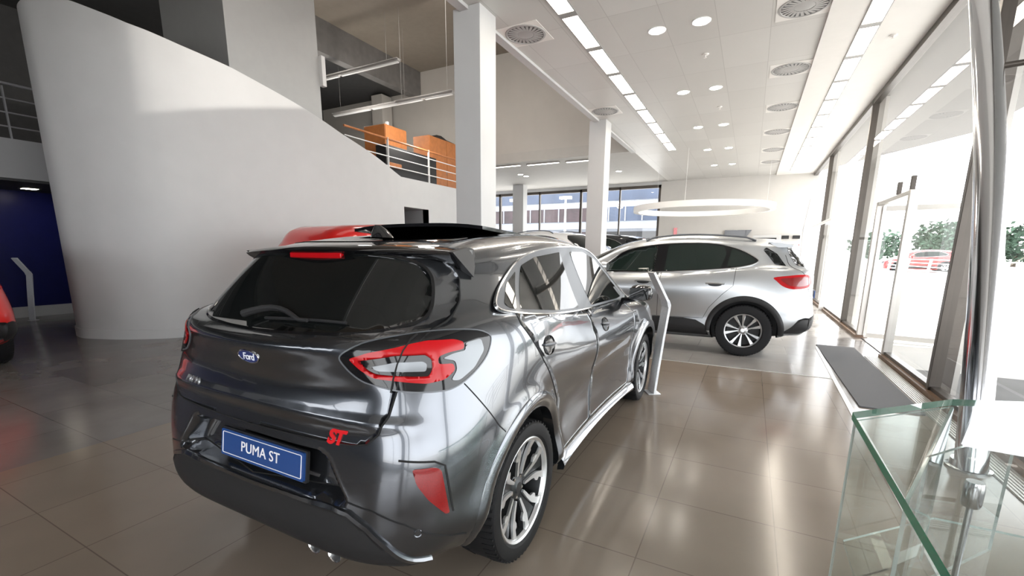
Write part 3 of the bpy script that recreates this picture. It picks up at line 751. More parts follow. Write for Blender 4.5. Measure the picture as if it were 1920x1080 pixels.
    redo = round_poly([(-.116, 1.066), (-.051, 1.088), (.038, 1.104), (.10, 1.116), (.15, 1.122), (.249, 1.118), (.286, 1.105), (.286, 1.080), (.225, 1.076), (.186, 1.066), (.183, 1.040), (.240, 1.036), (.244, 1.012), (.204, .986), (.14, .979), (.041, .992), (-.038, 1.002), (-.079, 1.029)], .012, 3)
    redh = round_poly([(-.080, 1.060), (.037, 1.078), (.140, 1.076), (.162, 1.060), (.162, 1.026), (.148, 1.003), (.042, 1.010), (-.028, 1.016), (-.056, 1.030)], .01, 3)
    inner = round_poly([(-.045, 1.040), (.037, 1.056), (.130, 1.055), (.145, 1.045), (.140, 1.020), (.042, 1.024), (-.02, 1.026)], .008, 3)
    clear = round_poly([(.292, 1.100), (.362, 1.105), (.372, 1.062), (.322, 1.008), (.258, .975), (.226, .980), (.252, 1.012), (.248, 1.044), (.200, 1.058), (.24, 1.070), (.292, 1.074)], .012, 3)
    for sx in (-1, 1):
        tl = patch(sf, sf.diag, house, .004, 'tail_light', M_gloss, root, step=.012, sx=sx)
        patch(sf, sf.diag, redo, .0075, 'red_lens', M_redlens, tl, holes=[redh], step=.010, rim=.004, sx=sx)
        patch(sf, sf.diag, inner, .0065, 'reversing_lens', M_clearlens, tl, step=.010, rim=.004, sx=sx)
        patch(sf, sf.diag, clear, .0075, 'clear_lens', M_clearlens, tl, step=.010, rim=.004, sx=sx)
        ribbon(sf, sf.diag, house, .006, .006, 'lens_surround', M_trim, tl, closed=True, sx=sx)
        ribbon(sf, sf.diag, [(.020, .955), (.030, 1.0), (.045, 1.05), (.066, 1.095), (.094, 1.128), (.12, 1.142)], .006, .0105, 'panel_gap', M_seam, tl, sx=sx)
        # bumper to wing seam
        ribbon(sf, sf.side, [(-.43, .960), (-.39, .90), (-.34, .825), (-.300, .765), (-.27, .73)], .005, .0015, 'bumper_seam', M_seam, root, sx=sx)
        # doors
        rd = [(.0, 1.165), (.0, 1.12), (.064, 1.035), (.15, .93), (.30, .775), (.40, .66), (.462, .52), (.478, .40), (.50, .32), (1.06, .315), (1.085, .6), (1.06, .88), (.985, 1.078), (.72, 1.093), (.30, 1.131)]
        fd = [(1.00, 1.078), (1.066, .88), (1.091, .6), (1.068, .315), (2.04, .315), (2.10, .5), (2.12, .8), (2.12, 1.0), (1.95, 1.046), (1.6, 1.052)]
        d1 = patch(sf, sf.side, round_poly(rd, .03), .0015, 'rear_door', M_paint_grey, root, step=.035, sx=sx)
        d2 = patch(sf, sf.side, round_poly(fd, .03), .0015, 'front_door', M_paint_grey, root, step=.035, sx=sx)
        ribbon(sf, sf.side, rd[:11] + [rd[11], rd[12]], .0045, .0022, 'panel_gap', M_seam, d1, sx=sx)
        ribbon(sf, sf.side, fd[3:8], .0045, .0022, 'panel_gap', M_seam, d2, sx=sx)
        round_handle(sf, .242, .985, .075, .047, sx, d1, M_trim, M_gloss)
        round_handle(sf, 1.305, .935, .075, .047, sx, d2, M_trim, M_gloss)
        # side windows in one grey surround
        dlo = smooth_poly([(-.125, 1.205), (-.06, 1.255), (.08, 1.318), (.26, 1.388), (.47, 1.435), (.80, 1.462), (1.22, 1.458), (1.5, 1.40), (1.78, 1.275), (2.06, 1.11), (2.09, 1.06), (1.9, 1.05), (1.33, 1.062), (.72, 1.092), (.27, 1.131), (-.02, 1.172)], n=4)
        ws = fit_side(sf, dlo)
        fr = patch(sf, ws, dlo, .003, 'window_frame', M_trim, root, step=.035, sx=sx)
        ribbon(sf, ws, dlo, .009, .007, 'bright_trim', M_chrome, fr, closed=True, sx=sx)
        qg = round_poly([(-.06, 1.21), (.06, 1.29), (.195, 1.34), (.02, 1.182), (-.03, 1.19)], .015)
        rg = round_poly([(.27, 1.365), (.45, 1.405), (.80, 1.432), (.84, 1.100), (.46, 1.127), (.055, 1.178)], .02)
        fg = round_poly([(.96, 1.434), (1.22, 1.432), (1.47, 1.382), (1.74, 1.26), (1.98, 1.12), (2.0, 1.072), (1.85, 1.064), (1.12, 1.086)], .02)
        for nm, g in (('quarter_window', qg), ('rear_side_window', rg), ('front_side_window', fg)):
            patch(sf, ws, g, .0045, nm, M_cglass, root, step=.03, sx=sx)
        # arches, sills
        arch_ring(sf, 0., .403, .475, .33, 'arch_trim', M_paint_grey, root, -.12, PI + .02, sx, .010)
        arch_ring(sf, 2.588, .403, .475, .33, 'arch_trim', M_paint_grey, root, -.02, PI + .12, sx, .010)
        sk = MB(); n = 20; vs = []
        for i in range(n + 1):
            y = .46 + 1.68 * i / n; e = min(1, min(i, n - i) / 2 + .55)
            l, nn = sf.side(y, .34, sx); x = abs(l.x)
            vs += [(sx * (x - .03), y, .215), (sx * (x + .018 * e), y, .225), (sx * (x + .03 * e), y, .25), (sx * (x + .012 * e), y, .275), (sx * (x - .02), y, .30)]
        fs = []
        for i in range(n): fs += [(i * 5 + k, i * 5 + (k + 1) % 5, (i + 1) * 5 + (k + 1) % 5, (i + 1) * 5 + k) for k in range(5)]
        fs += [(0, 1, 2, 3, 4), tuple(n * 5 + k for k in range(5))[::-1]]
        sk.add(vs, fs); obj('side_skirt', sk, M_paint_grey, root, ang=35)
        # mirror
        mm = MB(); vs = []; K = 14
        for j, (t, sc) in enumerate(((0, .72), (.25, .95), (.55, 1.0), (.85, .8), (1.0, .4))):
            for k in range(K):
                a = 2 * PI * k / K
                vs.append((sx * (.945 + .095 * sc * np.sign(math.cos(a)) * abs(math.cos(a)) ** .7), 1.90 + .16 * t, 1.105 + .068 * sc * np.sign(math.sin(a)) * abs(math.sin(a)) ** .7))
        fs = [(j * K + k, j * K + (k + 1) % K, (j + 1) * K + (k + 1) % K, (j + 1) * K + k) for j in range(4) for k in range(K)] + [tuple(range(K)), tuple(4 * K + k for k in range(K))[::-1]]
        mm.add(vs, fs); mo = obj('door_mirror', mm, M_gloss, root, ang=40)
        st = MB(); st.tube([(sx * .79, 2.0, 1.03), (sx * .86, 1.985, 1.045), (sx * .92, 1.97, 1.06)], [.03, .022, .022], 10); obj('mirror_foot', st, M_gloss, mo)
        gm = MB(); gm.box(*sorted((sx * .875, sx * 1.02)), 1.893, 1.899, 1.06, 1.15); obj('mirror_glass', gm, M_cglass, mo)
        for yw in (0., 2.588):
            make_wheel('twin', .331, .250, .225, root, (sx * .775, yw, .331), sx)
    # black glazed roof with the raised panel, fin
    rp = round_poly([(-.50, -.12), (.50, -.12), (.53, .4), (.53, 1.1), (.46, 1.45), (-.46, 1.45), (-.53, 1.1), (-.53, .4)], .06)
    def topf(x, y): return sf.top(x, y)
    topf.__name__ = 'top'
    ro = patch(sf, topf, rp, .004, 'roof_panel', M_gloss, root, step=.05)
    sr = MB(); vs = []; nx, ny = 10, 8
    for j in range(ny + 1):
        for i in range(nx + 1):
            s = -1 + 2 * i / nx; t = j / ny
            y = .30 + .60 * t; z = 1.535 + .052 * (1 - t) ** .8 - .022 * abs(s) ** 3 + .012 * t
            vs.append((s * .46, y, z))
    m_ = (nx + 1) * (ny + 1); vs2 = [(x, y, z - .018) for x, y, z in vs]
    I = lambda i, j: j * (nx + 1) + i
    fs = [(I(i, j), I(i + 1, j), I(i + 1, j + 1), I(i, j + 1)) for j in range(ny) for i in range(nx)]
    fs += [tuple(m_ + k for k in f[::-1]) for f in fs]
    bd = [I(i, 0) for i in range(nx)] + [I(nx, j) for j in range(ny)] + [I(i, ny) for i in range(nx, 0, -1)] + [I(0, j) for j in range(ny, 0, -1)]
    fs += [(bd[k], bd[(k + 1) % len(bd)], m_ + bd[(k + 1) % len(bd)], m_ + bd[k]) for k in range(len(bd))]
    sr.add(vs + vs2, fs); obj('sunroof', sr, M_gloss, root, ang=40)
    an = MB(); vs = []
    for j, (z, L, w) in enumerate(((0, .085, .036), (.02, .07, .026), (.045, .045, .014), (.062, .02, .005))):
        y0 = .06 - .012 * j
        vs += [(w * math.cos(2 * PI * k / 12), y0 + L * math.sin(2 * PI * k / 12), 1.502 + z) for k in range(12)]
    fs = [(j * 12 + k, j * 12 + (k + 1) % 12, (j + 1) * 12 + (k + 1) % 12, (j + 1) * 12 + k) for j in range(3) for k in range(12)] + [tuple(36 + k for k in range(12))]
    an.add(vs, fs); obj('antenna_fin', an, M_gloss, root)
    # windscreen and front lamps, out of sight from behind
    def frontf(x, z): return sf.hit((x, 6., z), (0, -1, 0))
    frontf.__name__ = 'front'
    patch(sf, frontf, round_poly(sym([(0, 1.10), (.5, 1.09), (.62, 1.10), (.56, 1.35), (.45, 1.44), (0, 1.455)]), .04), .003, 'windscreen', M_cglass, root, step=.06)
    patch(sf, frontf, round_poly(sym([(0, .42), (.42, .45), (.48, .60), (.42, .68), (0, .70)]), .04), .004, 'grille', M_blkpl, root, step=.05)
    for sx in (-1, 1):
        patch(sf, frontf, round_poly([(sx * .42, .80), (sx * .66, .84), (sx * .66, .92), (sx * .50, .90)], .03), .004, 'headlight', M_clearlens, root, step=.03)
    return root

# ------------------------------------------------------------------ silver SUV (also the pattern of the red ones)
def make_kuga():
    root = empty('suv_car')
    me, sf = build_body(KUGA, None, (0., 2.71), .425, .355, 'body')
    link('body', me, [M_paint_silver, M_blkpl], root)
    gh = [(0, 1.225), (.3, 1.228), (.52, 1.24), (.62, 1.26), (.60, 1.35), (.55, 1.47), (.5, 1.53), (0, 1.545)]
    patch(sf, sf.rear, round_poly(sym(gh), .03), .004, 'rear_window', M_cglass, root, step=.04)
    th = [(0, .72), (.5, .73), (.66, .78), (.72, .95), (.70, 1.2), (.62, 1.4)]
    ribbon(sf, sf.rear, [(-x, z) for x, z in th[::-1]] + th[1:], .007, .002, 'panel_gap', M_seam, root)
    va = patch(sf, sf.rear, round_poly(sym([(0, .36), (.6, .37), (.80, .40), (.79, .585), (.7, .60), (0, .60)]), .02), .005, 'lower_bumper', M_blkpl, root, step=.04)
    pl = MB(); pl.box(-.26, .26, -.855, -.838, .80, .91); bevel(obj('number_plate', pl, M_plate, root), .004)
    sp = MB(); n = 30; vs = []
    for i in range(n + 1):
        s = -1 + 2 * i / n; a = abs(s); x = .63 * s
        yt = -.60 + .10 * a ** 2; zt = 1.565 - .03 * a ** 2; yf = -.26 + .06 * a; zf = 1.608 - .03 * a ** 2
        vs += [(x * .96, yf, zf), (x * .98, (yf + yt) / 2, (zf + zt) / 2 + .008), (x, yt, zt), (x, yt + .01, zt - .028), (x * .96, yf - .10, zt - .035)]
    fs = [(i * 5 + k, i * 5 + (k + 1) % 5, (i + 1) * 5 + (k + 1) % 5, (i + 1) * 5 + k) for i in range(n) for k in range(5)] + [tuple(range(5)), tuple(n * 5 + k for k in range(5))[::-1]]
    sp.add(vs, fs); so = obj('rear_spoiler', sp, M_paint_silver, root, ang=50)
    bl = MB(); bl.box(-.15, .15, -.598, -.588, 1.536, 1.548); obj('brake_light', bl, M_redlens, so)
    tlp = smooth_poly([(.405, 1.105), (.26, 1.13), (.10, 1.145), (-.04, 1.14), (-.10, 1.10), (-.08, 1.02), (.03, .975), (.18, .958), (.27, .965), (.34, 1.0), (.385, 1.06)], n=3)
    tin = smooth_poly([(.34, 1.09), (.22, 1.105), (.08, 1.115), (-.04, 1.10), (-.03, 1.03), (.10, .995), (.24, 1.0), (.30, 1.03)], n=3)
    dlo = smooth_poly([(2.12, 1.127), (1.97, 1.28), (1.70, 1.455), (1.2, 1.548), (.56, 1.562), (.20, 1.495), (-.03, 1.385), (-.10, 1.31), (.07, 1.24), (.5, 1.186), (1.23, 1.136), (1.8, 1.12)], n=4)
    fg = round_poly([(1.27, 1.15), (1.24, 1.53), (1.66, 1.445), (1.92, 1.29), (2.06, 1.14)], .03)
    rg = round_poly([(1.12, 1.155), (1.09, 1.535), (.58, 1.545), (.34, 1.51), (.30, 1.42), (.36, 1.215), (.52, 1.20)], .03)
    qg = round_poly([(.28, 1.23), (.24, 1.49), (.0, 1.38), (-.07, 1.31), (.08, 1.255)], .02)
    for sx in (-1, 1):
        tl = patch(sf, sf.diag, tlp, .004, 'tail_light', M_redlens, root, step=.025, sx=sx)
        patch(sf, sf.diag, tin, .006, 'lens', M_clearlens if False else M_redrefl, tl, step=.025, sx=sx)
        ws = fit_side(sf, dlo)
        fr = patch(sf, ws, dlo, .003, 'window_frame', M_gloss, root, step=.04, sx=sx)
        ribbon(sf, ws, dlo, .014, .006, 'bright_trim', M_chrome, fr, closed=True, sx=sx)
        for nm, g in (('front_side_window', fg), ('rear_side_window', rg), ('quarter_window', qg)):
            patch(sf, ws, g, .0045, nm, M_kglass, root, step=.04, sx=sx)
        # black glazed corner beside the rear window
        patch(sf, sf.diag, round_poly([(.30, 1.275), (.185, 1.255), (.24, 1.42), (.33, 1.50), (.37, 1.47)], .012), .004, 'corner_glass', M_cglass, root, step=.03, sx=sx)
        rd = [(.16, 1.22), (.175, .98), (.30, .86), (.46, .66), (.53, .50), (1.17, .49), (1.17, .9), (1.15, 1.14), (.5, 1.18)]
        fd = [(1.165, 1.14), (1.18, .9), (1.18, .49), (2.16, .49), (2.20, .8), (2.16, 1.1), (1.8, 1.11)]
        d1 = patch(sf, sf.side, round_poly(rd, .03), .0015, 'rear_door', M_paint_silver, root, step=.045, sx=sx)
        d2 = patch(sf, sf.side, round_poly(fd, .03), .0015, 'front_door', M_paint_silver, root, step=.045, sx=sx)
        ribbon(sf, sf.side, rd[:8], .007, .0022, 'panel_gap', M_seam, d1, sx=sx); ribbon(sf, sf.side, fd[2:6], .007, .0022, 'panel_gap', M_seam, d2, sx=sx)
        for d, y in ((d1, .405), (d2, 1.40)):
            cup = patch(sf, sf.side, [(y + .09 * math.cos(2 * PI * k / 20), .992 + .03 * math.sin(2 * PI * k / 20)) for k in range(20)], .002, 'door_handle', M_rimdark, d, step=.03, sx=sx)
            p = [];
            for i in range(7):
                t = i / 6; l, nn = sf.side(y - .12 + .24 * t, 1.003, sx); p.append(l + nn * (.008 + .028 * math.sin(PI * t) ** .5))
            obj('grip', MB().tube(p, .014, 8), M_paint_silver, cup)
        # fuel flap outline
        if sx > 0: ribbon(sf, sf.side, round_poly([(-.10, 1.02), (.06, 1.02), (.06, .90), (-.10, .90)], .03), .005, .002, 'fuel_flap', M_seam, root, closed=True, sx=sx)
        # black cladding
        arch_ring(sf, 0., .423, .495, .355, 'arch_cladding', M_blkpl, root, -.05, PI + .05, sx, .016)
        arch_ring(sf, 2.71, .423, .495, .355, 'arch_cladding', M_blkpl, root, -.05, PI + .05, sx, .016)
        patch(sf, sf.side, [(.44, .26), (2.26, .26), (2.24, .43), (2.18, .47), (.80, .49), (.62, .47), (.50, .41)], .010, 'sill_cladding', M_blkpl, root, step=.05, sx=sx)
        patch(sf, sf.diag, round_poly([(.31, .36), (.06, .36), (.0, .40), (.02, .58), (.10, .59), (.18, .56), (.24, .46)], .02), .007, 'bumper_corner', M_blkpl, root, step=.03, sx=sx)
        mm = MB(); vs = []; K = 14
        for j, (t, sc) in enumerate(((0, .75), (.25, .95), (.55, 1.0), (.85, .8), (1.0, .4))):
            for k in range(K):
                a = 2 * PI * k / K
                vs.append((sx * (1.01 + .105 * sc * np.sign(math.cos(a)) * abs(math.cos(a)) ** .7), 1.92 + .17 * t, 1.21 + .075 * sc * np.sign(math.sin(a)) * abs(math.sin(a)) ** .7))
        fs = [(j * K + k, j * K + (k + 1) % K, (j + 1) * K + (k + 1) % K, (j + 1) * K + k) for j in range(4) for k in range(K)] + [tuple(range(K)), tuple(4 * K + k for k in range(K))[::-1]]
        mm.add(vs, fs); mo = obj('door_mirror', mm, M_paint_silver, root, ang=40)
        st = MB(); st.tube([(sx * .84, 2.0, 1.11), (sx * .92, 1.99, 1.13), (sx * .97, 1.98, 1.16)], [.03, .022, .022], 10); obj('mirror_foot', st, M_gloss, mo)
        for yw in (0., 2.71):
            make_wheel('ten', .362, .238, .235, root, (sx * .805, yw, .362), sx)
    def topf(x, y): return sf.top(x, y)
    topf.__name__ = 'top'
    for sx in (-1, 1):
        p = []
        for i in range(13):
            t = i / 12; l, nn = sf.top(sx * .585, -.05 + 1.5 * t); p.append(l + Vector((0, 0, .008 + .03 * min(1, math.sin(PI * t) * 4))))
        obj('roof_rail', MB().tube(p, .013, 8), M_trim, root)
    def frontf(x, z): return sf.hit((x, 6., z), (0, -1, 0))
    frontf.__name__ = 'front'
    patch(sf, frontf, round_poly(sym([(0, 1.19), (.5, 1.18), (.64, 1.19), (.58, 1.45), (.46, 1.54), (0, 1.56)]), .04), .003, 'windscreen', M_cglass, root, step=.07)
    patch(sf, frontf, round_poly(sym([(0, .60), (.46, .62), (.50, .74), (.44, .82), (0, .83)]), .04), .004, 'grille', M_blkpl, root, step=.06)
    for sx in (-1, 1):
        patch(sf, frontf, round_poly([(sx * .48, .86), (sx * .70, .88), (sx * .72, .95), (sx * .56, .95)], .03), .004, 'headlight', M_clearlens, root, step=.04)
    return root
# ------------------------------------------------------------------ camera
def make_camera():
    f, cy, pitch, yaw, roll = 835., 635., .1955, .4838, -.006
    cd = bpy.data.cameras.new('camera'); co = bpy.data.objects.new('camera', cd); COL.objects.link(co)
    cd.sensor_width = 36; cd.sensor_fit = 'HORIZONTAL'; cd.lens = 36 * f / 1920; cd.shift_y = (cy - 540) / 1920
    cd.clip_start = .05; cd.clip_end = 500
    fw = Vector((-math.sin(yaw), math.cos(yaw), 0)); rt = Vector((math.cos(yaw), math.sin(yaw), 0)); up = Vector((0, 0, 1))
    w = math.cos(pitch) * fw - math.sin(pitch) * up; d = -(math.cos(pitch) * up + math.sin(pitch) * fw)
    r2 = math.cos(roll) * rt + math.sin(roll) * d; d2 = -math.sin(roll) * rt + math.cos(roll) * d
    M = Matrix(((r2.x, -d2.x, -w.x, 0), (r2.y, -d2.y, -w.y, 0), (r2.z, -d2.z, -w.z, 1.44), (0, 0, 0, 1)))
    co.matrix_world = M
    S.camera = co
    return co
# ------------------------------------------------------------------ room materials
M_wall = mat('white_wall_plaster', (.51, .51, .506), .55, var=.02, vscale=3)
M_farwall = mat('beige_far_wall', (.55, .53, .50), .55, var=.02, vscale=3)
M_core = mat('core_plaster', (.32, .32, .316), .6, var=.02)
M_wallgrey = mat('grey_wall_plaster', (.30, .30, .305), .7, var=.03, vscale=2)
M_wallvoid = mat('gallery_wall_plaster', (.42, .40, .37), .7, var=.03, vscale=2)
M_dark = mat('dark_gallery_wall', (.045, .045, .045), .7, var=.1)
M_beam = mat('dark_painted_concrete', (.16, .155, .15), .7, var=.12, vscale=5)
M_voidceil = mat('brown_gallery_ceiling', (.23, .20, .165), .8, var=.04)
M_blue = mat('deep_blue_panel', (.006, .008, .085), .35, var=.1)
M_back = mat('dark_back_wall', (.10, .115, .15), .6, var=.05)
M_tan = tiles('tan_floor_tile', (.230, .186, .148), (.215, .174, .138), (.135, .108, .086), .6, .6, (.25, 1.95), .17, .003, marble=.05, roughvar=.05)
M_grey = tiles('grey_floor_tile', (.185, .170, .160), (.14, .128, .120), (.115, .104, .097), 1.2, .6, (0, .15), .2, .003, .5, marble=.12)
M_grey_far = tiles('pale_grey_floor_tile', (.29, .275, .262), (.23, .216, .205), (.17, .158, .15), 1.2, .6, (0, .15), .18, .003, .5, marble=.08)
M_ceiltile = tiles('metal_ceiling_tile', (.56, .545, .52), (.51, .495, .47), (.40, .385, .365), .6, 1.2, (.55, 0), .38, .004, marble=.02)
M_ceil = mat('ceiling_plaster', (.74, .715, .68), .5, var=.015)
M_alframe = mat('dark_aluminium_frame', (.10, .088, .078), .35, .7, var=.04)
M_doorframe = mat('brushed_door_frame', (.52, .50, .47), .35, .8, var=.04)
M_steel = mat('polished_steel', (.62, .63, .65), .14, 1.)
M_mat = mat('grey_entrance_mat', (.12, .122, .128), .9, var=.12, vscale=300, bump=.4, bscale=500)
M_silver = mat('satin_floor_grille', (.50, .49, .47), .4, .6, var=.05)
M_sill = mat('brown_sill', (.16, .095, .055), .45, var=.2, vscale=12)
M_whitestrip = mat('white_floor_strip', (.88, .88, .88), .25)
M_lamp = mat('warm_lamp_panel', (1, 1, 1), .5, emit=(1., .90, .76), estr=9.)
M_spot = mat('downlight_lens', (1, 1, 1), .5, emit=(1., .93, .82), estr=40.)
M_dim = mat('dim_lamp_tube', (.35, .35, .35), .5, emit=(1., .95, .88), estr=.10)
M_tube = mat('tube_lamp_panel', (1, 1, 1), .5, emit=(1., .95, .88), estr=2.5)
M_lampbody = mat('lamp_housing', (.32, .31, .30), .4, .3)
M_vent = mat('vent_metal', (.40, .39, .38), .45, .2)
M_ventdark = mat('vent_slot', (.10, .10, .10), .7)
M_wood = mat('orange_wood', (.40, .145, .045), .4, var=.12, vscale=9)
M_black = mat('black_cabinet', (.010, .010, .011), .5, var=.1)
M_railw = mat('white_painted_rail', (.70, .70, .69), .4)
M_raild = mat('grey_rail', (.30, .30, .31), .4, .3)
M_standw = mat('white_price_stand', (.78, .79, .81), .35, var=.08, vscale=60)
M_fglass = glass('facade_glass', (.97, .985, .98), 0., .05)
M_tglass = glass('table_glass', (.94, .965, .955), 0., .06, True)
M_green = mat('green_glass_edge', (.0, .34, .19), .25, spec=.3)
M_greendark = mat('dark_green_glass_edge', (.02, .09, .06), .25, spec=.3)
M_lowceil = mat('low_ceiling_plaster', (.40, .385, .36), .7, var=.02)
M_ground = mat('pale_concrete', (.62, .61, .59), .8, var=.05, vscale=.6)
M_paving_shade = mat('shaded_grey_paving', (.16, .16, .16), .8, var=.1, vscale=2)  # canopy shade is put into this darker grey
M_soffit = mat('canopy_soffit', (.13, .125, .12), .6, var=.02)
M_tree = mat('tree_foliage', (.055, .10, .065), .9, var=.45, vscale=3)
M_trunk = mat('bark', (.10, .075, .055), .9, var=.2)
M_bldw = mat('white_cladding', (.26, .28, .32), .6, var=.03)
M_bldglass = mat('blue_window_band', (.035, .05, .085), .3, var=.25, vscale=.5)
M_bldred = mat('brick_window_band', (.030, .017, .020), .5, var=.4, vscale=1.2)
M_ring = mat('white_ring_lamp', (.80, .79, .77), .5, emit=(1, .96, .9), estr=.02)
M_screen = mat('dark_screen', (.012, .010, .012), .15, coat=.6)

def sbox(name, x0, x1, y0, y1, z0, z1, m, bev=0.):
    o = struct(obj(name, MB().box(x0, x1, y0, y1, z0, z1), m, ang=20))
    if bev: bevel(o, bev)
    return o
FX = 1.8          # inner face of the glass front
CZ = 4.28         # ceiling height
YB, YF = -7.0, 20.0

# ------------------------------------------------------------------ floor
fb = MB(); fb.box(-4.2, .98, YB, 6.15, -.12, 0); fb.box(.98, 1.55, YB, 5.1, -.12, 0); o = struct(obj('floor', fb, M_tan))
g = MB()
g.box(-16, -4.2, YB, YF, -.12, 0); struct(obj('floor_grey', g, M_grey)); g = MB()
for b in ((-4.2, FX, 6.15, YF, -.12, 0), (.98, FX, 5.1, 6.15, -.12, 0), (1.55, FX, YB, 5.1, -.12, 0)): g.box(*b)
struct(obj('floor_far', g, M_grey_far))
st = MB(); st.prism([(.875, 2.0), (.925, 2.0), (1.055, 8.2), (1.02, 8.2)], 'z', 0, .006); struct(obj('trim_1', st, M_whitestrip))
st = MB(); st.box(-4.2, .98, 6.135, 6.165, 0, .004); struct(obj('trim_2', st, M_silver))
gr = MB()
for k in range(7): gr.box(1.56 + .022 * k, 1.572 + .022 * k, YB, 7.75, 0, .010)
gr.box(1.555, 1.715, YB, 7.75, 0, .004); struct(obj('trim_3', gr, M_silver))
sl = MB(); sl.box(1.72, 1.90, YB, 7.80, 0, .05); sl.box(1.72, 1.90, 9.45, YF, 0, .05); struct(obj('trim_4', sl, M_sill))
mt = MB(); mt.prism(round_poly([(1.05, 5.1), (1.535, 5.1), (1.535, 8.35), (1.05, 8.35)], .02), 'z', 0, .012)
tag(obj('door_mat', mt, M_mat), 'long grey entrance mat on the floor inside the glass door', 'mat')

# ------------------------------------------------------------------ ceilings
struct(obj('ceiling', MB().box(-3.3, .55, YB, YF, CZ, CZ + .3), M_ceiltile))
struct(obj('ceiling_edge', MB().box(.55, FX + .1, YB, YF, CZ - .035, CZ + .3), M_ceil))
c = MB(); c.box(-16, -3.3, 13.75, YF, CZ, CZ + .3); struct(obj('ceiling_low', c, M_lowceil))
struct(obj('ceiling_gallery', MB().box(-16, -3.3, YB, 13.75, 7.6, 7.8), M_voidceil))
struct(obj('trim_5', MB().box(-3.36, -3.24, YB, 13.80, CZ - .04, CZ + .02), M_wall))
struct(obj('wall_gallery_front', MB().box(-3.4, -3.3, YB, 13.75, CZ + .02, 7.6), M_wallvoid))
struct(obj('wall_gallery_far', MB().box(-16, -3.4, 13.75, 13.9, CZ + .3, 7.6), M_wallvoid))
# ------------------------------------------------------------------ walls
wb = MB(); wb.box(-16, -4.4, YB - .2, YB, 0, 2.5); wb.box(-4.4, -2.4, YB - .2, YB, 0, 4.1); wb.box(-2.4, FX + .1, YB - .2, YB, 0, .3); wb.box(-16, FX + .1, YB - .2, YB, 4.1, 7.8); wb.box(-16, -10, YB - .2, YB, 2.5, 4.1); wb.box(1.2, FX + .1, YB - .2, YB, .3, 4.1)
struct(obj('wall_back', wb, M_back))
struct(obj('wall_far', MB().box(-3.55, FX + .1, YF, YF + .25, 0, CZ + .3), M_farwall))
w = MB(); w.box(-16, -3.55, YF, YF + .25, CZ - .12, CZ + .3); w.box(-16, -3.55, YF, YF + .25, 0, .12); struct(obj('wall_far_header', w, M_wall))
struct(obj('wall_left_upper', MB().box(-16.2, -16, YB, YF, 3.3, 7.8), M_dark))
struct(obj('wall_left', MB().box(-13.6, -13.4, YB, YF, 0, 2.6), M_blue))
struct(obj('baseboard_left', MB().box(-13.4, -13.36, YB, YF, 0, .22), M_wall))
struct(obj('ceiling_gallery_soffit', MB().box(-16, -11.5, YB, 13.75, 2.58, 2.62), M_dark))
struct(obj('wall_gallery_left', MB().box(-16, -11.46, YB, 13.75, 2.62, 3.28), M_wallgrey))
# stair drum: curved parapet that falls to the right
path = [(-11.6, 7.2), (-11.55, 5.8), (-11.2, 4.6), (-10.7, 3.7), (-10.1, 3.2), (-9.54, 3.06), (-9.11, 3.17), (-8.75, 3.34), (-8.41, 3.58), (-8.22, 3.80), (-8.1, 4.02), (-7.95, 4.5), (-7.8, 5.3), (-7.7, 6.2), (-7.7, 7.2), (-7.8, 8.2), (-8.0, 9.15)]
Q = smooth_poly(path, closed=False, n=8)
T = [(-9.3, 3.1, 4.86), (-8.78, 3.33, 4.84), (-8.5, 3.5, 4.73), (-8.26, 3.74, 4.62), (-8.0, 4.31, 4.48), (-7.86, 4.94, 4.37), (-7.74, 5.78, 4.15), (-7.69, 6.41, 3.98), (-7.69, 7.04, 3.78), (-7.77, 7.99, 3.55), (-7.93, 8.85, 3.32), (-8.0, 9.15, 3.25)]
def top_z(x, y):
    if x < -9.3: return 4.9
    b = []
    for (xa, ya, za), (xb, yb, zb) in zip(T, T[1:]):
        d = (xb - xa, yb - ya); L = d[0] ** 2 + d[1] ** 2; t = max(0, min(1, ((x - xa) * d[0] + (y - ya) * d[1]) / L))
        b.append((math.hypot(x - xa - t * d[0], y - ya - t * d[1]), za + t * (zb - za)))
    return min(b)[1]
def wall_strip(Q, zf, th, z0=0., out=0.):
    mb = MB(); vs = []; n = len(Q)
    for i, q in enumerate(Q):
        a, b = Q[max(i - 1, 0)], Q[min(i + 1, n - 1)]; d = Vector((b[0] - a[0], b[1] - a[1])).normalized(); nn = Vector((d.y, -d.x))
        z1 = zf(*q); p = Vector(q) + nn * out; r = Vector(q) - nn * th
        nz = 10
        vs += [(p.x, p.y, z0 + (z1 - z0) * k / nz) for k in range(nz + 1)] + [(r.x, r.y, z1), (r.x, r.y, z0)]
    K = 13; fs = []
    for i in range(n - 1): fs += [(i * K + k, (i + 1) * K + k, (i + 1) * K + (k + 1) % K, i * K + (k + 1) % K) for k in range(K)]
    fs += [tuple(range(K)), tuple((n - 1) * K + k for k in range(K))[::-1]]
    mb.add(vs, fs); return mb
struct(obj('wall_stair', wall_strip(Q, top_z, .16), M_wall, ang=50))
struct(obj('baseboard_stair', wall_strip([q for q in Q if q[0] < -7.0], lambda x, y: .15, .0, 0., .02), M_wall, ang=50))
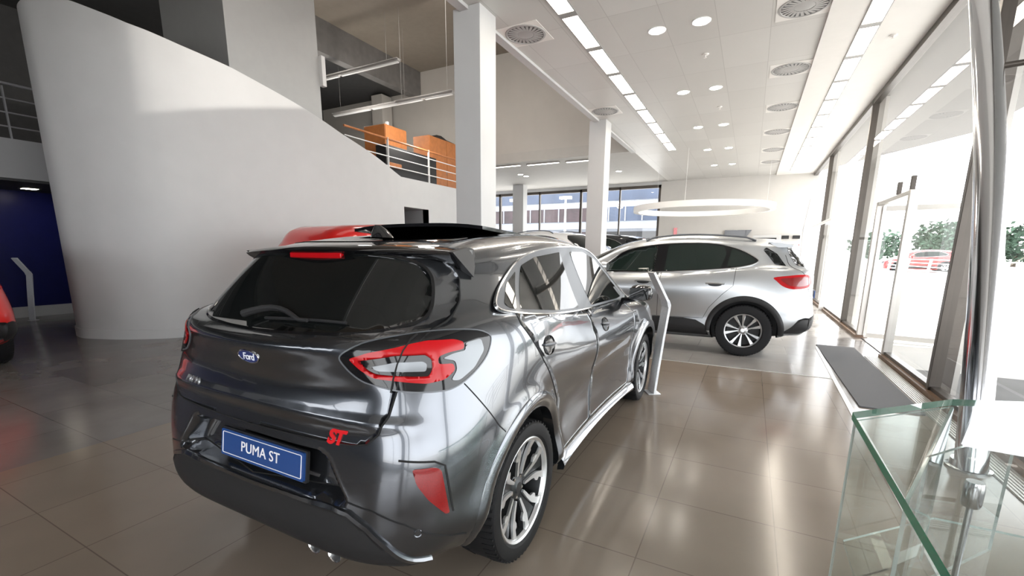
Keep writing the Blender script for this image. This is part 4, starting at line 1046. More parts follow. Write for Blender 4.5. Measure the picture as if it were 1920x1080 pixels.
# flat wall under the gallery rail with a doorway
w = MB(); w.box(-8.2, -8.0, 9.1, 9.22, 0, 3.25); w.box(-8.2, -8.0, 10.22, 13.75, 0, 3.25); w.box(-8.2, -8.0, 9.22, 10.22, 2.53, 3.25)
struct(obj('wall_gallery', w, M_wall))
w = MB(); w.box(-9.6, -9.5, 9.1, 10.4, 0, 2.6); w.box(-9.5, -8.2, 10.22, 10.4, 0, 2.6); w.box(-9.5, -8.2, 9.1, 9.22, 0, 2.6); w.box(-9.6, -8.2, 9.1, 10.4, 2.53, 2.6)
struct(obj('wall_niche', w, M_wallgrey))
struct(obj('ceiling_gallery_floor', MB().box(-16, -8.2, 9.0, 13.75, 3.05, 3.25), M_wallgrey))
# core shaft behind the parapet
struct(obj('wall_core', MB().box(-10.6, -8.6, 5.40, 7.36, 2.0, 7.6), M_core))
lb = MB(); lb.box(-8.62, -8.50, 7.36, 7.46, 4.90, 5.50); tag(bevel(obj('junction_box', lb, M_wall), .01), 'small white box fixed high on the edge of the white core wall', 'box')
# columns
sbox('column', -3.46, -3.08, 5.0, 5.38, 0, CZ, M_wall, .006)
sbox('column', -3.46, -3.08, 10.24, 10.66, 0, CZ, M_wall, .006)
sbox('column', -9.62, -9.10, 18.3, 18.7, 0, CZ, M_wall, .006)
sbox('column', -12.7, -12.2, 13.1, 13.6, 3.25, 6.9, M_wallvoid, .006)
# beams of the gallery ceiling
bm_ = MB(); bm_.box(-11.25, -10.95, YB, 13.75, 6.75, 7.6); struct(obj('beam', bm_, M_beam))
bm_ = MB(); bm_.box(-16, -11.25, YB, 13.75, 7.0, 7.1); struct(obj('ceiling_gallery_dark', bm_, M_dark))
bm_ = MB(); bm_.box(-16, -11.25, 8.6, 9.0, 6.5, 7.0); struct(obj('beam_cross', bm_, M_beam))

# ------------------------------------------------------------------ glass front
def pane(i, y0, y1, z0=.05, z1=CZ - .02, x=FX):
    p = MB(); p.add([(x, y0, z0), (x, y1, z0), (x, y1, z1), (x, y0, z1)], [(0, 1, 2, 3)])
    return struct(obj(f'window_{i}', p, M_fglass, smooth=False))
ML = [-4.7, .65, 5.95, 11.1, 16.3, YF - .05]
wi = 1
for a, b in ((YB, -4.7), (-4.7, .65), (.65, 5.95), (5.95, 7.75), (9.5, 11.1), (11.1, 16.3), (16.3, YF)):
    po = pane(wi, a, b); wi += 1
    if b in ML:
        f = MB(); f.box(FX - .05, FX + .13, b - .035, b + .035, 0, CZ); bevel(obj('frame', f, M_alframe, po), .004)
        f = MB(); f.box(FX + .06, FX + .20, b + .05, b + .085, 0, CZ); obj('fin', f, M_doorframe, po)
    f = MB(); f.box(FX - .05, FX + .06, a, b, CZ - .13, CZ - .035); f.box(FX - .03, FX + .05, a, b, .05, .09); obj('rail', f, M_alframe, po)
po = pane(wi, 7.75, 9.5, 2.27, CZ - .02); wi += 1
f = MB(); f.box(FX - .05, FX + .06, 7.75, 9.5, CZ - .13, CZ - .035); obj('rail', f, M_alframe, po)
# door in the glass front, standing open
d = empty('door_1', (FX, 7.78, 0)); struct(d)
f = MB()
f.box(-.05, .05, -.04, .04, 0, 2.25); f.box(-.05, .05, 1.68, 1.76, 0, 2.25); f.box(-.04, .04, .04, 1.68, 2.19, 2.25); bevel(obj('door_frame', f, M_doorframe, d), .005)
for yy in (.0, .62):
    f = MB(); f.box(-.05, .0, yy - .03, yy + .03, 2.25, 2.42); bevel(obj('closer', f, M_alframe, d), .004)
lf = MB(); lf.bar((.04, 1.66, .06), (1.05, 1.50, .06), .045, .08); lf.bar((.04, 1.66, 2.14), (1.05, 1.50, 2.14), .045, .08); lf.bar((.05, 1.658, .05), (.05, 1.658, 2.18), .05, .05); lf.bar((1.04, 1.502, .05), (1.04, 1.502, 2.18), .05, .05)
obj('door_leaf', lf, M_doorframe, d)
lg = MB(); lg.add([(.05, 1.658, .1), (1.04, 1.502, .1), (1.04, 1.502, 2.12), (.05, 1.658, 2.12)], [(0, 1, 2, 3)]); obj('door_glass', lg, M_fglass, d, smooth=False)
hb = MB(); hb.tube([(.95, 1.48, .8), (.95, 1.44, .85), (.95, 1.44, 1.35), (.95, 1.48, 1.4)], .014, 8); obj('door_handle', hb, M_steel, d)
# second, distant door frame by the far end
d = empty('door_2', (FX - .10, 13.6, 0)); struct(d)
f = MB(); f.box(-.05, .05, -.05, .05, 0, 2.28); f.box(-.05, .05, 4.3, 4.4, 0, 2.28); f.box(-.04, .04, .05, 4.3, 2.22, 2.28); bevel(obj('door_frame', f, M_whitestrip, d), .005)
# bowed steel mast behind the glass
mast = MB(); pts = []
for i in range(25):
    t = i / 24; z = CZ * t; pts.append((1.45, np.interp(z, [0, .44, 1.0, 1.88, 2.6, 3.48, 4.28], [3.90, 4.01, 4.17, 4.47, 4.82, 5.33, 5.86]), z))
sm = np.array(pts); 
for _ in range(6): sm[1:-1, 1] = (sm[:-2, 1] + sm[1:-1, 1] * 2 + sm[2:, 1]) / 4
mast.tube([tuple(p) for p in sm], .085, 28)
mo = obj('facade_mast', mast, M_steel); mo['kind'] = 'structure'
bp = MB(); bp.lathe([(0, .0), (.12, 0), (.12, .012), (.10, .016), (.095, .06), (0, .06)], 'z', 32, (1.45, 3.94, 0)); obj('base', bp, M_steel, mo)
stt = MB(); stt.tube([(1.47, 5.02, 2.83), (FX, 4.95, 2.83)], .022, 10); stt.tube([(1.46, 5.0, 2.83), (1.48, 5.02, 2.83)], .035, 10); obj('strut', stt, M_alframe, mo)

# high windows behind the camera
for a, b, z0 in ((-10, -7.2, 2.5), (-7.2, -4.4, 2.5), (-2.4, -.6, .3), (-.6, 1.2, .3)):
    p = MB(); p.add([(a, YB - .1, z0), (b, YB - .1, z0), (b, YB - .1, 4.1), (a, YB - .1, 4.1)], [(0, 1, 2, 3)])
    po = struct(obj(f'window_{wi}', p, M_fglass, smooth=False)); wi += 1
    f = MB(); f.box(b - .04, b + .04, YB - .16, YB - .04, z0, 4.1); f.box(a, b, YB - .16, YB - .04, z0, z0 + .08); f.box(a, b, YB - .16, YB - .04, 4.02, 4.1); obj('frame', f, M_alframe, po)
# far windows
for i, (a, b) in enumerate(((-16, -11.2), (-11.2, -7.0), (-7.0, -3.55))):
    p = MB(); p.add([(a, YF + .1, .12), (b, YF + .1, .12), (b, YF + .1, CZ - .12), (a, YF + .1, CZ - .12)], [(0, 1, 2, 3)])
    po = struct(obj(f'window_{wi}', p, M_fglass, smooth=False)); wi += 1
    f = MB()
    f.box(a, b, YF + .04, YF + .16, CZ - .24, CZ - .12); f.box(a, b, YF + .04, YF + .16, .12, .2); f.box(b - .10, b, YF + .04, YF + .16, .12, CZ - .12)
    f.box((a + b) / 2 - .03, (a + b) / 2 + .03, YF + .04, YF + .16, .12, CZ - .12)
    obj('frame', f, M_alframe, po)

# ------------------------------------------------------------------ ceiling fittings
def strip_lamp(x, y0, y1, z, w, lab, grp):
    t = empty('ceiling_light', (x, (y0 + y1) / 2, z)); L = y1 - y0
    fr = MB(); fr.box(-w / 2 - .012, -w / 2, -L / 2, L / 2, -.012, .012); fr.box(w / 2, w / 2 + .012, -L / 2, L / 2, -.012, .012); fr.box(-w / 2, w / 2, L / 2 - .06, L / 2, -.012, .012); fr.box(-w / 2, w / 2, -L / 2, -L / 2 + .06, -.012, .012)
    obj('frame', fr, M_lampbody, t, smooth=False)
    df = MB(); df.box(-w / 2, w / 2, -L / 2 + .06, L / 2 - .06, -.006, 0); obj('diffuser', df, M_lamp, t, smooth=False)
    return tag(t, lab, 'ceiling light', grp)
ordn = ['nearest', 'second', 'third', 'fourth', 'fifth', 'sixth', 'seventh', 'eighth', 'ninth', 'tenth', 'eleventh', 'twelfth', 'thirteenth', 'fourteenth', 'fifteenth']
for k in range(9):
    y = 4.67 + 1.05 * k
    strip_lamp(-2.26, y, y + 1.05, CZ, .20, f'{ordn[k]} bright panel from the camera in the strip light left of the downlights', 'panels of the left strip light')
for k in range(12):
    y = 6.55 + 1.05 * k
    strip_lamp(1.05, y, y + 1.05, CZ - .035, .20, f'{ordn[k]} bright panel from the camera in the strip light beside the glass front', 'panels of the right strip light')
rows = ['front', 'second', 'third', 'fourth', 'rearmost']
for r in range(5):
    for s, x in enumerate((-1.37, -.83)):
        y = 6.64 + 2.61 * r
        t = empty('downlight', (x, y, CZ))
        rg = MB(); rg.lathe([(.085, -.001), (.105, -.010), (.118, -.004), (.118, .0)], 'z', 28); obj('ring', rg, M_whitestrip, t)
        ln = MB(); ln.lathe([(0, -.004), (.086, -.004), (.086, -.001), (0, -.001)], 'z', 28); obj('lens', ln, M_spot, t)
        tag(t, f'round downlight, {("left", "right")[s]} one of the {rows[r]} ceiling pair', 'downlight', 'paired downlights in the tiled ceiling')
for k, (x, y) in enumerate(((-8.06, 15.95), (-8.04, 16.4), (-4.52, 16.84))):
    t = empty('downlight', (x, y, CZ)); rg = MB(); rg.lathe([(.085, -.001), (.105, -.010), (.118, 0)], 'z', 24); obj('ring', rg, M_whitestrip, t)
    ln = MB(); ln.lathe([(0, -.004), (.086, -.004), (.086, -.001), (0, -.001)], 'z', 24); obj('lens', ln, M_spot, t)
    tag(t, ['left one of two close downlights in the low ceiling between the columns', 'right one of two close downlights in the low ceiling between the columns', 'lone downlight in the low ceiling just right of the second column'][k], 'downlight', 'downlights in the low ceiling')
def vent(x, y, lab, grp):
    t = empty('ceiling_vent', (x, y, CZ))
    b = MB(); b.box(-.29, .29, -.29, .29, -.006, 0); obj('plate', b, M_ceil, t, smooth=False)
    d = MB(); d.lathe([(0, -.007), (.24, -.007), (.24, -.004), (0, -.004)], 'z', 40); obj('backing', d, M_ventdark, t)
    f = MB()
    for k in range(24):
        a = 2 * PI * k / 24; c, s = math.cos(a), math.sin(a)
        f.bar((.11 * c - .02 * s, .11 * s + .02 * c, -.010), (.235 * c, .235 * s, -.010), .032, .004)
    f.lathe([(.24, -.006), (.245, -.014), (.27, -.012), (.275, -.005)], 'z', 40); f.lathe([(0, -.014), (.07, -.014), (.11, -.009), (.11, -.006)], 'z', 32)
    obj('swirl_vanes', f, M_vent, t)
    return tag(t, lab, 'ceiling vent', grp)
vn = ['nearest', 'second', 'third', 'fourth', 'fifth', 'farthest']
for k, y in enumerate((6.8, 8.88, 11.0, 13.1, 15.25, 17.2)):
    vent(.28, y, f'round swirl air vent, {vn[k]} of the row beside the right strip light', 'vents beside the right strip light')
for k, y in enumerate((5.95, 9.7)):
    vent(-2.95, y, f'round swirl air vent by the ceiling edge, {("near the first white column", "above the second white column")[k]}', 'vents along the ceiling edge')
for x, y, z, lab in ((1.38, 8.09, CZ - .035, 'small sprinkler head on the plain ceiling between strip light and glass'), (-.87, 7.7, CZ, 'small sprinkler head in the ceiling behind the front downlight pair'), (-.83, 10.44, CZ, 'small sprinkler head in the ceiling behind the second downlight pair')):
    t = MB(); t.lathe([(0, -.05), (.022, -.048), (.022, -.042), (.008, -.04), (.010, -.018), (.045, -.01), (.048, 0), (0, 0)], 'z', 20, (x, y, z)); tag(obj('ceiling_sprinkler', t, M_ceil), lab, 'sprinkler')

# hanging lamps in the gallery
def hang_lamp(x0, x1, y, z, lab):
    t = empty('hanging_lamp', ((x0 + x1) / 2, y, z)); L = x1 - x0
    b = MB(); b.box(-L / 2, L / 2, -.05, .05, 0, .05); b.box(-L / 2, L / 2, -.10, .10, .05, .062); bevel(obj('housing', b, M_lampbody, t), .004)
    d = MB(); d.box(-L / 2 + .03, -.05, -.035, .035, -.03, .0); d.box(.05, L / 2 - .03, -.035, .035, -.03, 0); obj('tube', d, M_dim, t)
    for s in (-.4, .4):
        r = MB(); r.tube([(s * L, 0, .06), (s * L, 0, 7.55 - z)], .003, 6); obj('rod', r, M_lampbody, t)
    return tag(t, lab, 'hanging lamp', 'linear lamps hanging in the gallery')
hang_lamp(-13.0, -8.65, 10.0, 6.30, 'upper linear lamp hanging under the dark gallery ceiling')
hang_lamp(-12.2, -8.95, 10.9, 5.62, 'lower linear lamp hanging in front of the grey gallery pillar')
hang_lamp(-8.8, -6.95, 10.0, 5.28, 'short linear lamp hanging left of the near white column')
for k in range(3):
    t = empty('ceiling_light', (-7.7 + 1.35 * k, 14.1 + .1 * k, CZ)); b = MB(); b.box(-.58, .58, -.06, .06, -.035, 0); bevel(obj('housing', b, M_lampbody, t), .004)
    d = MB(); d.box(-.55, .55, -.045, .045, -.045, -.035); obj('diffuser', d, M_tube, t)
    tag(t, f'{("left", "middle", "right")[k]} one of three tube lamps on the low ceiling edge behind the columns', 'ceiling light', 'tube lamps on the low ceiling edge')
t = empty('ceiling_light', (-12.63, 3.67, 2.58)); b = MB(); b.box(-.13, .13, -.13, .13, -.012, 0); obj('frame', b, M_lampbody, t); d = MB(); d.box(-.10, .10, -.10, .10, -.016, -.012); obj('diffuser', d, M_lamp, t)
tag(t, 'small square lamp in the dark soffit above the blue wall', 'ceiling light')
# floating ring
rg = MB(); n = 72; vs = []
for i in range(n):
    a = 2 * PI * i / n; c, s = math.cos(a), math.sin(a)
    for r, z in ((2.10, 0), (2.10, .17), (1.94, .17), (1.94, 0)): vs.append((r * c, r * s, z))
fs = [(i * 4 + k, i * 4 + (k + 1) % 4, ((i + 1) % n) * 4 + (k + 1) % 4, ((i + 1) % n) * 4 + k) for i in range(n) for k in range(4)]
rg.add(vs, fs); ro = empty('pendant_ring_lamp', (-1.56, 16.0, 2.70)); obj('ring', rg, M_ring, ro, ang=40)
for k in range(3):
    a = 2 * PI * k / 3 + .4; r = MB(); r.tube([(2.02 * math.cos(a), 2.02 * math.sin(a), .17), (2.02 * math.cos(a), 2.02 * math.sin(a), CZ - 2.705)], .003, 6); obj('cable', r, M_railw, ro)
tag(ro, 'large white ring hanging in front of the far wall', 'ring lamp')

# ------------------------------------------------------------------ gallery furniture
def rail(name, pts, z0, heights, posts, m, mh, lab, top=None):
    t = empty(name, (pts[0][0], pts[0][1], z0))
    o0 = Vector((pts[0][0], pts[0][1], z0)); P = [Vector((p[0], p[1], z0 + (p[2] if len(p) > 2 else 0))) - o0 for p in pts]
    for hgt in heights:
        obj('bar', MB().tube([p + Vector((0, 0, hgt)) for p in P], .013, 8), m, t)
    for p in posts:
        q = Vector((p[0], p[1], z0)) - o0; obj('post', MB().bar(q, q + Vector((0, 0, p[2] if len(p) > 2 else .85)), .05, .02), m, t)
    if top: obj('handrail', MB().tube([p + Vector((0, 0, top)) for p in P], .024, 10), mh, t)
    return tag(t, lab, 'railing')
rail('balcony_railing', [(-8.06, 7.45), (-8.06, 13.7)], 3.26, (.20, .42, .63), [(-8.06, 8.78), (-8.06, 10.36), (-8.06, 12.0), (-8.06, 13.6)], M_railw, M_wood, 'white balcony railing with wooden handrail above the doorway', .82)
rail('balcony_railing', [(-11.5, -3), (-11.5, 9)], 3.28, (.20, .43, .66), [(-11.5, y) for y in (-1.6, .0, 1.6, 3.24, 4.9, 6.5, 8.1)], M_raild, M_raild, 'grey balcony railing on the dark gallery left of the curved wall', .90)
def cupboard(x0, x1, y0, y1, z0, z1, nd, lab, grp):
    t = empty('wooden_cupboard', ((x0 + x1) / 2, (y0 + y1) / 2, z0)); cx, cy = (x0 + x1) / 2, (y0 + y1) / 2
    b = MB(); b.box(x0 - cx, x1 - cx, y0 - cy, y1 - cy, 0, z1 - z0); bevel(obj('carcass', b, M_wood, t), .006)
    w_ = (y1 - y0) / nd
    for k in range(nd):
        d = MB(); d.box(x1 - cx, x1 - cx + .018, y0 - cy + w_ * k + .012, y0 - cy + w_ * (k + 1) - .012, .06, z1 - z0 - .03); dd = bevel(obj('door', d, M_wood, t), .003)
        hh = MB(); hh.box(x1 - cx + .018, x1 - cx + .04, y0 - cy + w_ * (k + 1) - .06, y0 - cy + w_ * (k + 1) - .045, .5, .65); obj('handle', hh, M_steel, dd)
    return tag(t, lab, 'cupboard', grp)
cupboard(-9.75, -9.0, 9.72, 10.58, 3.25, 4.75, 1, 'left orange wooden cupboard on the gallery, below the grey pillar', 'wooden cupboards on the gallery')
cupboard(-9.35, -8.75, 11.30, 13.0, 3.25, 4.78, 2, 'right orange wooden cupboard on the gallery, beside the near white column', 'wooden cupboards on the gallery')
b = MB(); b.box(-8.62, -8.28, 8.95, 11.0, 3.25, 4.02); tag(bevel(obj('cabinet', b, M_black), .01), 'low black cabinet behind the white balcony railing', 'cabinet')
b = MB(); b.box(-8.26, -8.22, 9.0, 9.45, 3.48, 3.60); tag(bevel(obj('wooden_board', b, M_wood), .01), 'small light wooden board leaning low behind the balcony railing', 'board')
b = MB()
b.v = []; b.prism(round_poly([(11.75, 4.79), (12.85, 4.79), (12.8, 4.84), (12.4, 4.86), (12.1, 4.93), (11.85, 4.91)], .03), 'x', -9.2, -8.9); tag(obj('coat', b, M_black), 'dark coat lying on top of the right wooden cupboard', 'coat')
b = MB(); b.lathe([(0, 0), (.05, 0), (.05, .16), (.04, .18), (0, .18)], 'z', 20, (-9.3, 10.15, 4.75)); tag(obj('vase', b, M_railw), 'small white pot on top of the left wooden cupboard', 'pot')

# ------------------------------------------------------------------ floor standing things
def stand(loc, rz, lab, m):
    t = empty('price_stand', loc, rz)
    def slab(name, prof, w, parent):
        """prof: centre line in the (y,z) plane, bent sheet of width w"""
        mb = MB(); vs = []; th = .012
        for i, (y, z) in enumerate(prof):
            a, c = prof[max(i - 1, 0)], prof[min(i + 1, len(prof) - 1)]; d = Vector((c[0] - a[0], c[1] - a[1])).normalized(); nn = Vector((d.y, -d.x)) * th
            vs += [(-w / 2, y - nn.x, z - nn.y), (w / 2, y - nn.x, z - nn.y), (w / 2, y + nn.x, z + nn.y), (-w / 2, y + nn.x, z + nn.y)]
        fs = [(i * 4 + k, i * 4 + (k + 1) % 4, (i + 1) * 4 + (k + 1) % 4, (i + 1) * 4 + k) for i in range(len(prof) - 1) for k in range(4)] + [(3, 2, 1, 0), tuple((len(prof) - 1) * 4 + k for k in range(4))]
        mb.add(vs, fs); return bevel(obj(name, mb, m, parent), .003)
    slab('column', [(.0, .012), (.02, .25), (.055, .6), (.085, .86), (.09, .92), (.07, .97)], .17, t)
    slab('display_panel', [(.085, .90), (.07, .96), (-.07, 1.21), (-.085, 1.24)], .17, t)
    bs = MB(); bs.box(-.075, .075, -.06, .07, 0, .010); bevel(obj('base', bs, m, t), .004)
    return tag(t, lab, 'stand', 'bent price stands')
stand((-.775, 4.60, 0), -PI / 2 + .55, 'white bent price stand beside the front wheel of the grey car', M_standw)
stand((-12.7, 3.36, 0), 0.2, 'pale bent price stand in front of the deep blue wall', M_standw)
stand((1.10, 12.2, 0), .3, 'tall thin grey stand behind the silver car by the glass front', M_standw)
bpy.data.objects['price_stand.002'].scale = (1, 1, 2.1)
# glass table
tb = empty('glass_table', (.9, 1.6, 0)); TZ = .80
poly = [(.415, .62), (.43, 2.18), (.86, 2.60), (1.15, 2.72), (1.42, 2.62), (1.42, .62)]
L = [(x - .9, y - 1.6) for x, y in poly]
tp = MB(); n = len(L); vs = [(x, y, TZ - .030) for x, y in L] + [(x, y, TZ) for x, y in L]
tp.add(vs, [tuple(range(n, 2 * n)), tuple(range(n))[::-1]]); tp.cur = 1; tp.add(vs, [(0, 1, n + 1, n)]); tp.cur = 2; tp.add(vs, [(i, (i + 1) % n, n + (i + 1) % n, n + i) for i in range(1, n)])
obj('table_top', tp, [M_tglass, M_green, M_greendark], tb, smooth=False)
def panel(a, b, z0, z1, name='side_panel', th=.010):
    a = Vector((a[0] - .9, a[1] - 1.6)); b = Vector((b[0] - .9, b[1] - 1.6)); d = (b - a).normalized(); nn = Vector((-d.y, d.x)) * th / 2
    m = MB(); q = [a - nn, b - nn, b + nn, a + nn]; vs = [(p.x, p.y, z0) for p in q] + [(p.x, p.y, z1) for p in q]
    m.add(vs, [(0, 1, 5, 4), (2, 3, 7, 6)]); m.cur = 1; m.add(vs, [(0, 3, 2, 1), (4, 5, 6, 7), (1, 2, 6, 5), (3, 0, 4, 7)])
    return obj(name, m, [M_tglass, M_glassedge], tb, smooth=False)
M_glassedge = mat('pale_glass_edge', (.45, .52, .50), .1, coat=1.)
panel((.425, .64), (.44, 2.165), .0, TZ - .031); panel((.44, 2.165), (.86, 2.585), .0, TZ - .031); panel((.45, 1.51), (.855, 2.57), .25, TZ - .031, 'inner_panel'); panel((.59, 1.88), (.98, 2.35), .25, TZ - .031, 'inner_panel')
sh = MB(); q = [(.46, .66), (.46, 2.14), (.86, 2.54), (1.38, 2.54), (1.38, .66)]; q = [(x - .9, y - 1.6) for x, y in q]; n = len(q); vs = [(x, y, .24) for x, y in q] + [(x, y, .25) for x, y in q]
sh.add(vs, [tuple(range(n, 2 * n)), tuple(range(n))[::-1]]); sh.cur = 1; sh.add(vs, [(i, (i + 1) % n, n + (i + 1) % n, n + i) for i in range(n)]); obj('shelf', sh, [M_tglass, M_glassedge], tb, smooth=False)
cp = MB(); cp.lathe([(0, .69), (.021, .69), (.024, .70), (.024, .755), (.021, TZ - .030), (0, TZ - .030)], 'z', 28, (.66 - .9, 1.73 - 1.6, 0)); obj('clamp', cp, M_steel, tb)
rd = MB(); rd.tube([(.66 - .9, 1.73 - 1.6, 0), (.66 - .9, 1.73 - 1.6, .695)], .008, 12); obj('leg', rd, M_steel, tb)
for (x, y) in ((1.30, .8), (1.30, 2.4)):
    rd = MB(); rd.tube([(x - .9, y - 1.6, 0), (x - .9, y - 1.6, TZ - .030)], .012, 12); obj('leg', rd, M_steel, tb)
tag(tb, 'angular glass table with a green edge in the right corner', 'table')
wd = MB(); wd.prism([(.62, 1.60), (.72, 1.53), (.69, 1.64)], 'z', .2515, .262); tag(obj('glint_wedge', wd, M_whitestrip), 'small white wedge drawn as a highlight on the lower shelf of the glass table', 'glint')  # white wedge stands in for a highlight on the table glass

# far reception
b = MB(); b.prism(round_poly([(-1.0, 2.02), (-.22, 2.02), (-.05, 2.27), (-1.0, 2.27)], .01), 'y', 19.9, 19.97); tag(obj('wall_screen', b, M_screen), 'dark slanted wall screen on the far wall', 'screen')
b = MB(); b.box(-2.93, -2.80, 19.96, 19.99, 2.10, 2.40); tag(obj('fire_sign', b, M_redbadge), 'small red sign on the far white wall', 'sign')
ct = empty('reception_counter', (.45, 19.4, 0)); b = MB(); b.box(-.45, .45, -.25, .25, 0, 2.05); bevel(obj('body', b, M_wall, ct), .01); b = MB(); b.box(-.42, .32, -.262, -.25, 1.87, 1.95); obj('slot', b, M_black, ct); tag(ct, 'white counter block at the far wall right of the dark screen', 'counter')
for k, x in enumerate((1.10, 1.45)):
    b = MB(); b.box(x - .13, x + .10, 19.9, 20.0, 1.93, 2.05); tag(bevel(obj('wall_mounted_box', b, M_black), .005), f'{("left", "right")[k]} one of two small black boxes on the far wall by the glass front', 'box', 'small black wall boxes')

# ------------------------------------------------------------------ outside
gd = MB(); gd.box(FX + .05, 80, -40, 140, -.10, -.02); gd.box(-80, FX + .05, YF + .25, 140, -.10, -.02); gd.box(-80, FX + .05, -40, YB - .2, -.10, -.02); struct(obj('ground_outside', gd, M_ground))
pv = MB(); pv.box(FX + .11, 3.0, YB - 2, 7.2, -.02, -.005); struct(obj('ground_paving_shade', pv, M_paving_shade))  # paving strip, darkened to stand in for shade under the canopy
cn = MB(); cn.prism([(FX + .1, YB - 2), (7.2, YB - 2), (7.2, 12.3), (4.5, 12.6), (4.5, 15.2), (3.15, 17.6), (1.9, 19.9)], 'z', CZ, CZ + .45); struct(obj('canopy_outside', cn, M_soffit))  # wide near part is unseen, added to keep the sun off the floor
def orail():
    t = empty('outside_railing', (9.5, 30, 0))
    for z in (.28, .48, .68, .88, 1.08): obj('bar', MB().bar((-1.4 + .0, 8, z), (1.6, -22, z), .05, .045), M_railw, t)
    for k in range(12):
        s = k / 11; p = Vector((-1.4 + 3.0 * s, 8 - 30 * s, 0)); obj('post', MB().bar(p, p + Vector((.12, 0, 1.12)), .12, .05), M_railw, t)
    tag(t, 'white outdoor railing across the sunlit forecourt', 'railing')
orail()
def tree(x, y, hgt, wd, kind, lab):
    t = empty('tree', (x, y, 0)); rnd = random.Random(int(x * 100 + y))
    tk = MB(); tk.tube([(0, 0, 0), (.05, .02, hgt * .3), (0, 0, hgt * .7)], [.22, .16, .05], 8); obj('trunk', tk, M_trunk, t)
    c = MB(); N = 700
    for i in range(N):
        u = rnd.random(); a = rnd.random() * 2 * PI
        if kind == 'cypress': r = wd * (math.sin(PI * min(1, u * 1.15 + .08)) ** .6) * (1 - u * .75) * (.75 + .25 * rnd.random()); z = hgt * (.06 + .94 * u)
        else:
            ph = math.acos(1 - 2 * rnd.random()); rr = (.7 + .3 * rnd.random()) * (1 + .2 * math.sin(3 * a + x)); r = wd * math.sin(ph) * rr; z = hgt * .58 + hgt * .42 * math.cos(ph) * rr
        p = Vector((r * math.cos(a), r * math.sin(a), z)); s = .35 * (wd / 2) ** .5 + .15 * rnd.random()
        e1 = Vector((rnd.uniform(-1, 1), rnd.uniform(-1, 1), rnd.uniform(-.5, 1))).normalized() * s; e2 = Vector((rnd.uniform(-1, 1), rnd.uniform(-1, 1), rnd.uniform(-1, .6))).normalized() * s
        c.add([p, p + e1, p + e1 * .6 + e2, p + e2 * .9], [(0, 1, 2, 3)])
    obj('crown', c, M_tree, t, smooth=False)
    tag(t, lab, 'tree', 'trees beyond the forecourt')
    return t
rnd = random.Random(3); tn = 0
for x, y, hh, ww, kd, lab in ((20, 62, 6.8, 1.4, 'cypress', 'tall pointed dark tree beyond the railing, left of the leaning mullion'), (19.5, 70, 5.0, 2.6, 'round', 'round bushy tree just right of the glass door beyond the railing'), (13.5, 70, 3.8, 2.6, 'round', 'low bushy tree seen through the open glass door'), (24.3, 66, 4.2, 1.9, 'round', 'slim bushy tree behind the leaning mullion'), (25, 58, 5.4, 2.5, 'round', 'bushy tree between the mullion and the steel mast'), (26.5, 51, 4.6, 2.8, 'round', 'bushy tree right of the steel mast'), (25, 77, 4.4, 3.4, 'round', 'distant bushy tree behind the pointed tree'), (16.8, 60, 3.2, 1.4, 'round', 'small shrub-like tree behind the outside railing'), (29, 44, 5.2, 3.0, 'round', 'bushy tree at the right edge beyond the railing'), (30, 70, 4.6, 2.8, 'round', 'distant bushy tree far behind the steel mast'), (36, 58, 5.0, 3.2, 'round', 'distant bushy tree at the far right behind the nearer ones')):
    tree(x, y, hh, ww, kd, lab)
# building across the street, seen through the far windows
bd = empty('office_building', (-20, 44, 0))
b = MB(); b.box(-30, 22, 0, 8, -.02, 12); obj('wall', b, M_bldw, bd)
for k, (x0, x1) in enumerate(((-30, -8), (-7.4, 5.2), (5.8, 14.5))):
    b = MB(); b.box(x0, x1, -.15, .05, 6.2, 8.6); obj('window_band', b, M_bldglass, bd)
    b = MB(); b.box(x0, x1, -.10, .05, 4.3, 5.6); m_ = obj('window_band', b, M_bldred if k < 2 else M_bldglass, bd)
    for j in range(int((x1 - x0) / 1.6)):
        b = MB(); b.box(x0 + 1.6 * j, x0 + 1.6 * j + .10, -.16, -.10, 4.3, 5.6); obj('mullion', b, M_bldw, m_)
    b = MB(); b.box(x0, x1, -.12, .05, .3, 3.3); obj('shop_front', b, M_black if k == 2 else M_bldred, bd)
b = MB(); b.box(-30, 22, -.5, 0, 3.55, 3.95); obj('ledge', b, M_bldw, bd)
tag(bd, 'long pale office building with window bands seen through the far windows', 'building')
for k, x in enumerate((-13.2, -17.6)):
    t = empty('street_lamp', (x, 34, 0)); obj('pole', MB().tube([(0, 0, 0), (0, 0, 5.4)], [.10, .07], 10), M_railw, t); obj('lamp_head', MB().box(-.45, .45, -.2, .2, 5.4, 5.6), M_railw, t)
    tag(t, f'{("right", "left")[k]} one of two white street lamps outside the far windows', 'street lamp', 'street lamps outside')

# ------------------------------------------------------------------ cars
puma = make_puma(); puma.location = (-1.71, 1.74, 0)
tag(puma, 'dark grey hatchback with blue plate and red trim badge in the foreground', 'car')
kuga = make_kuga(); kuga.location = (0, 7.8, 0); kuga.rotation_euler = (0, 0, PI / 2)
def recolor(root, paint):
    for o in root.children_recursive:
        if o.type == 'MESH':
            for s in o.material_slots:
                if s.material == M_paint_silver: s.link = 'OBJECT'; s.material = paint
    return root
M_paint_white = mat('white_paint', (.80, .80, .80), .3, 0., 1., var=.01)
M_paint_black = mat('black_paint', (.012, .013, .016), .3, .3, 1., var=.05)
r1 = recolor(copy_tree(kuga), M_paint_red); r1.scale = (1.09, 1.09, 1.09); r1.location = (-5.35, 4.75, 0); r1.rotation_euler = (0, 0, 0)
r2 = recolor(copy_tree(kuga), M_paint_red); r2.location = (-8.35, 1.0, 0); r2.rotation_euler = (0, 0, PI / 2)
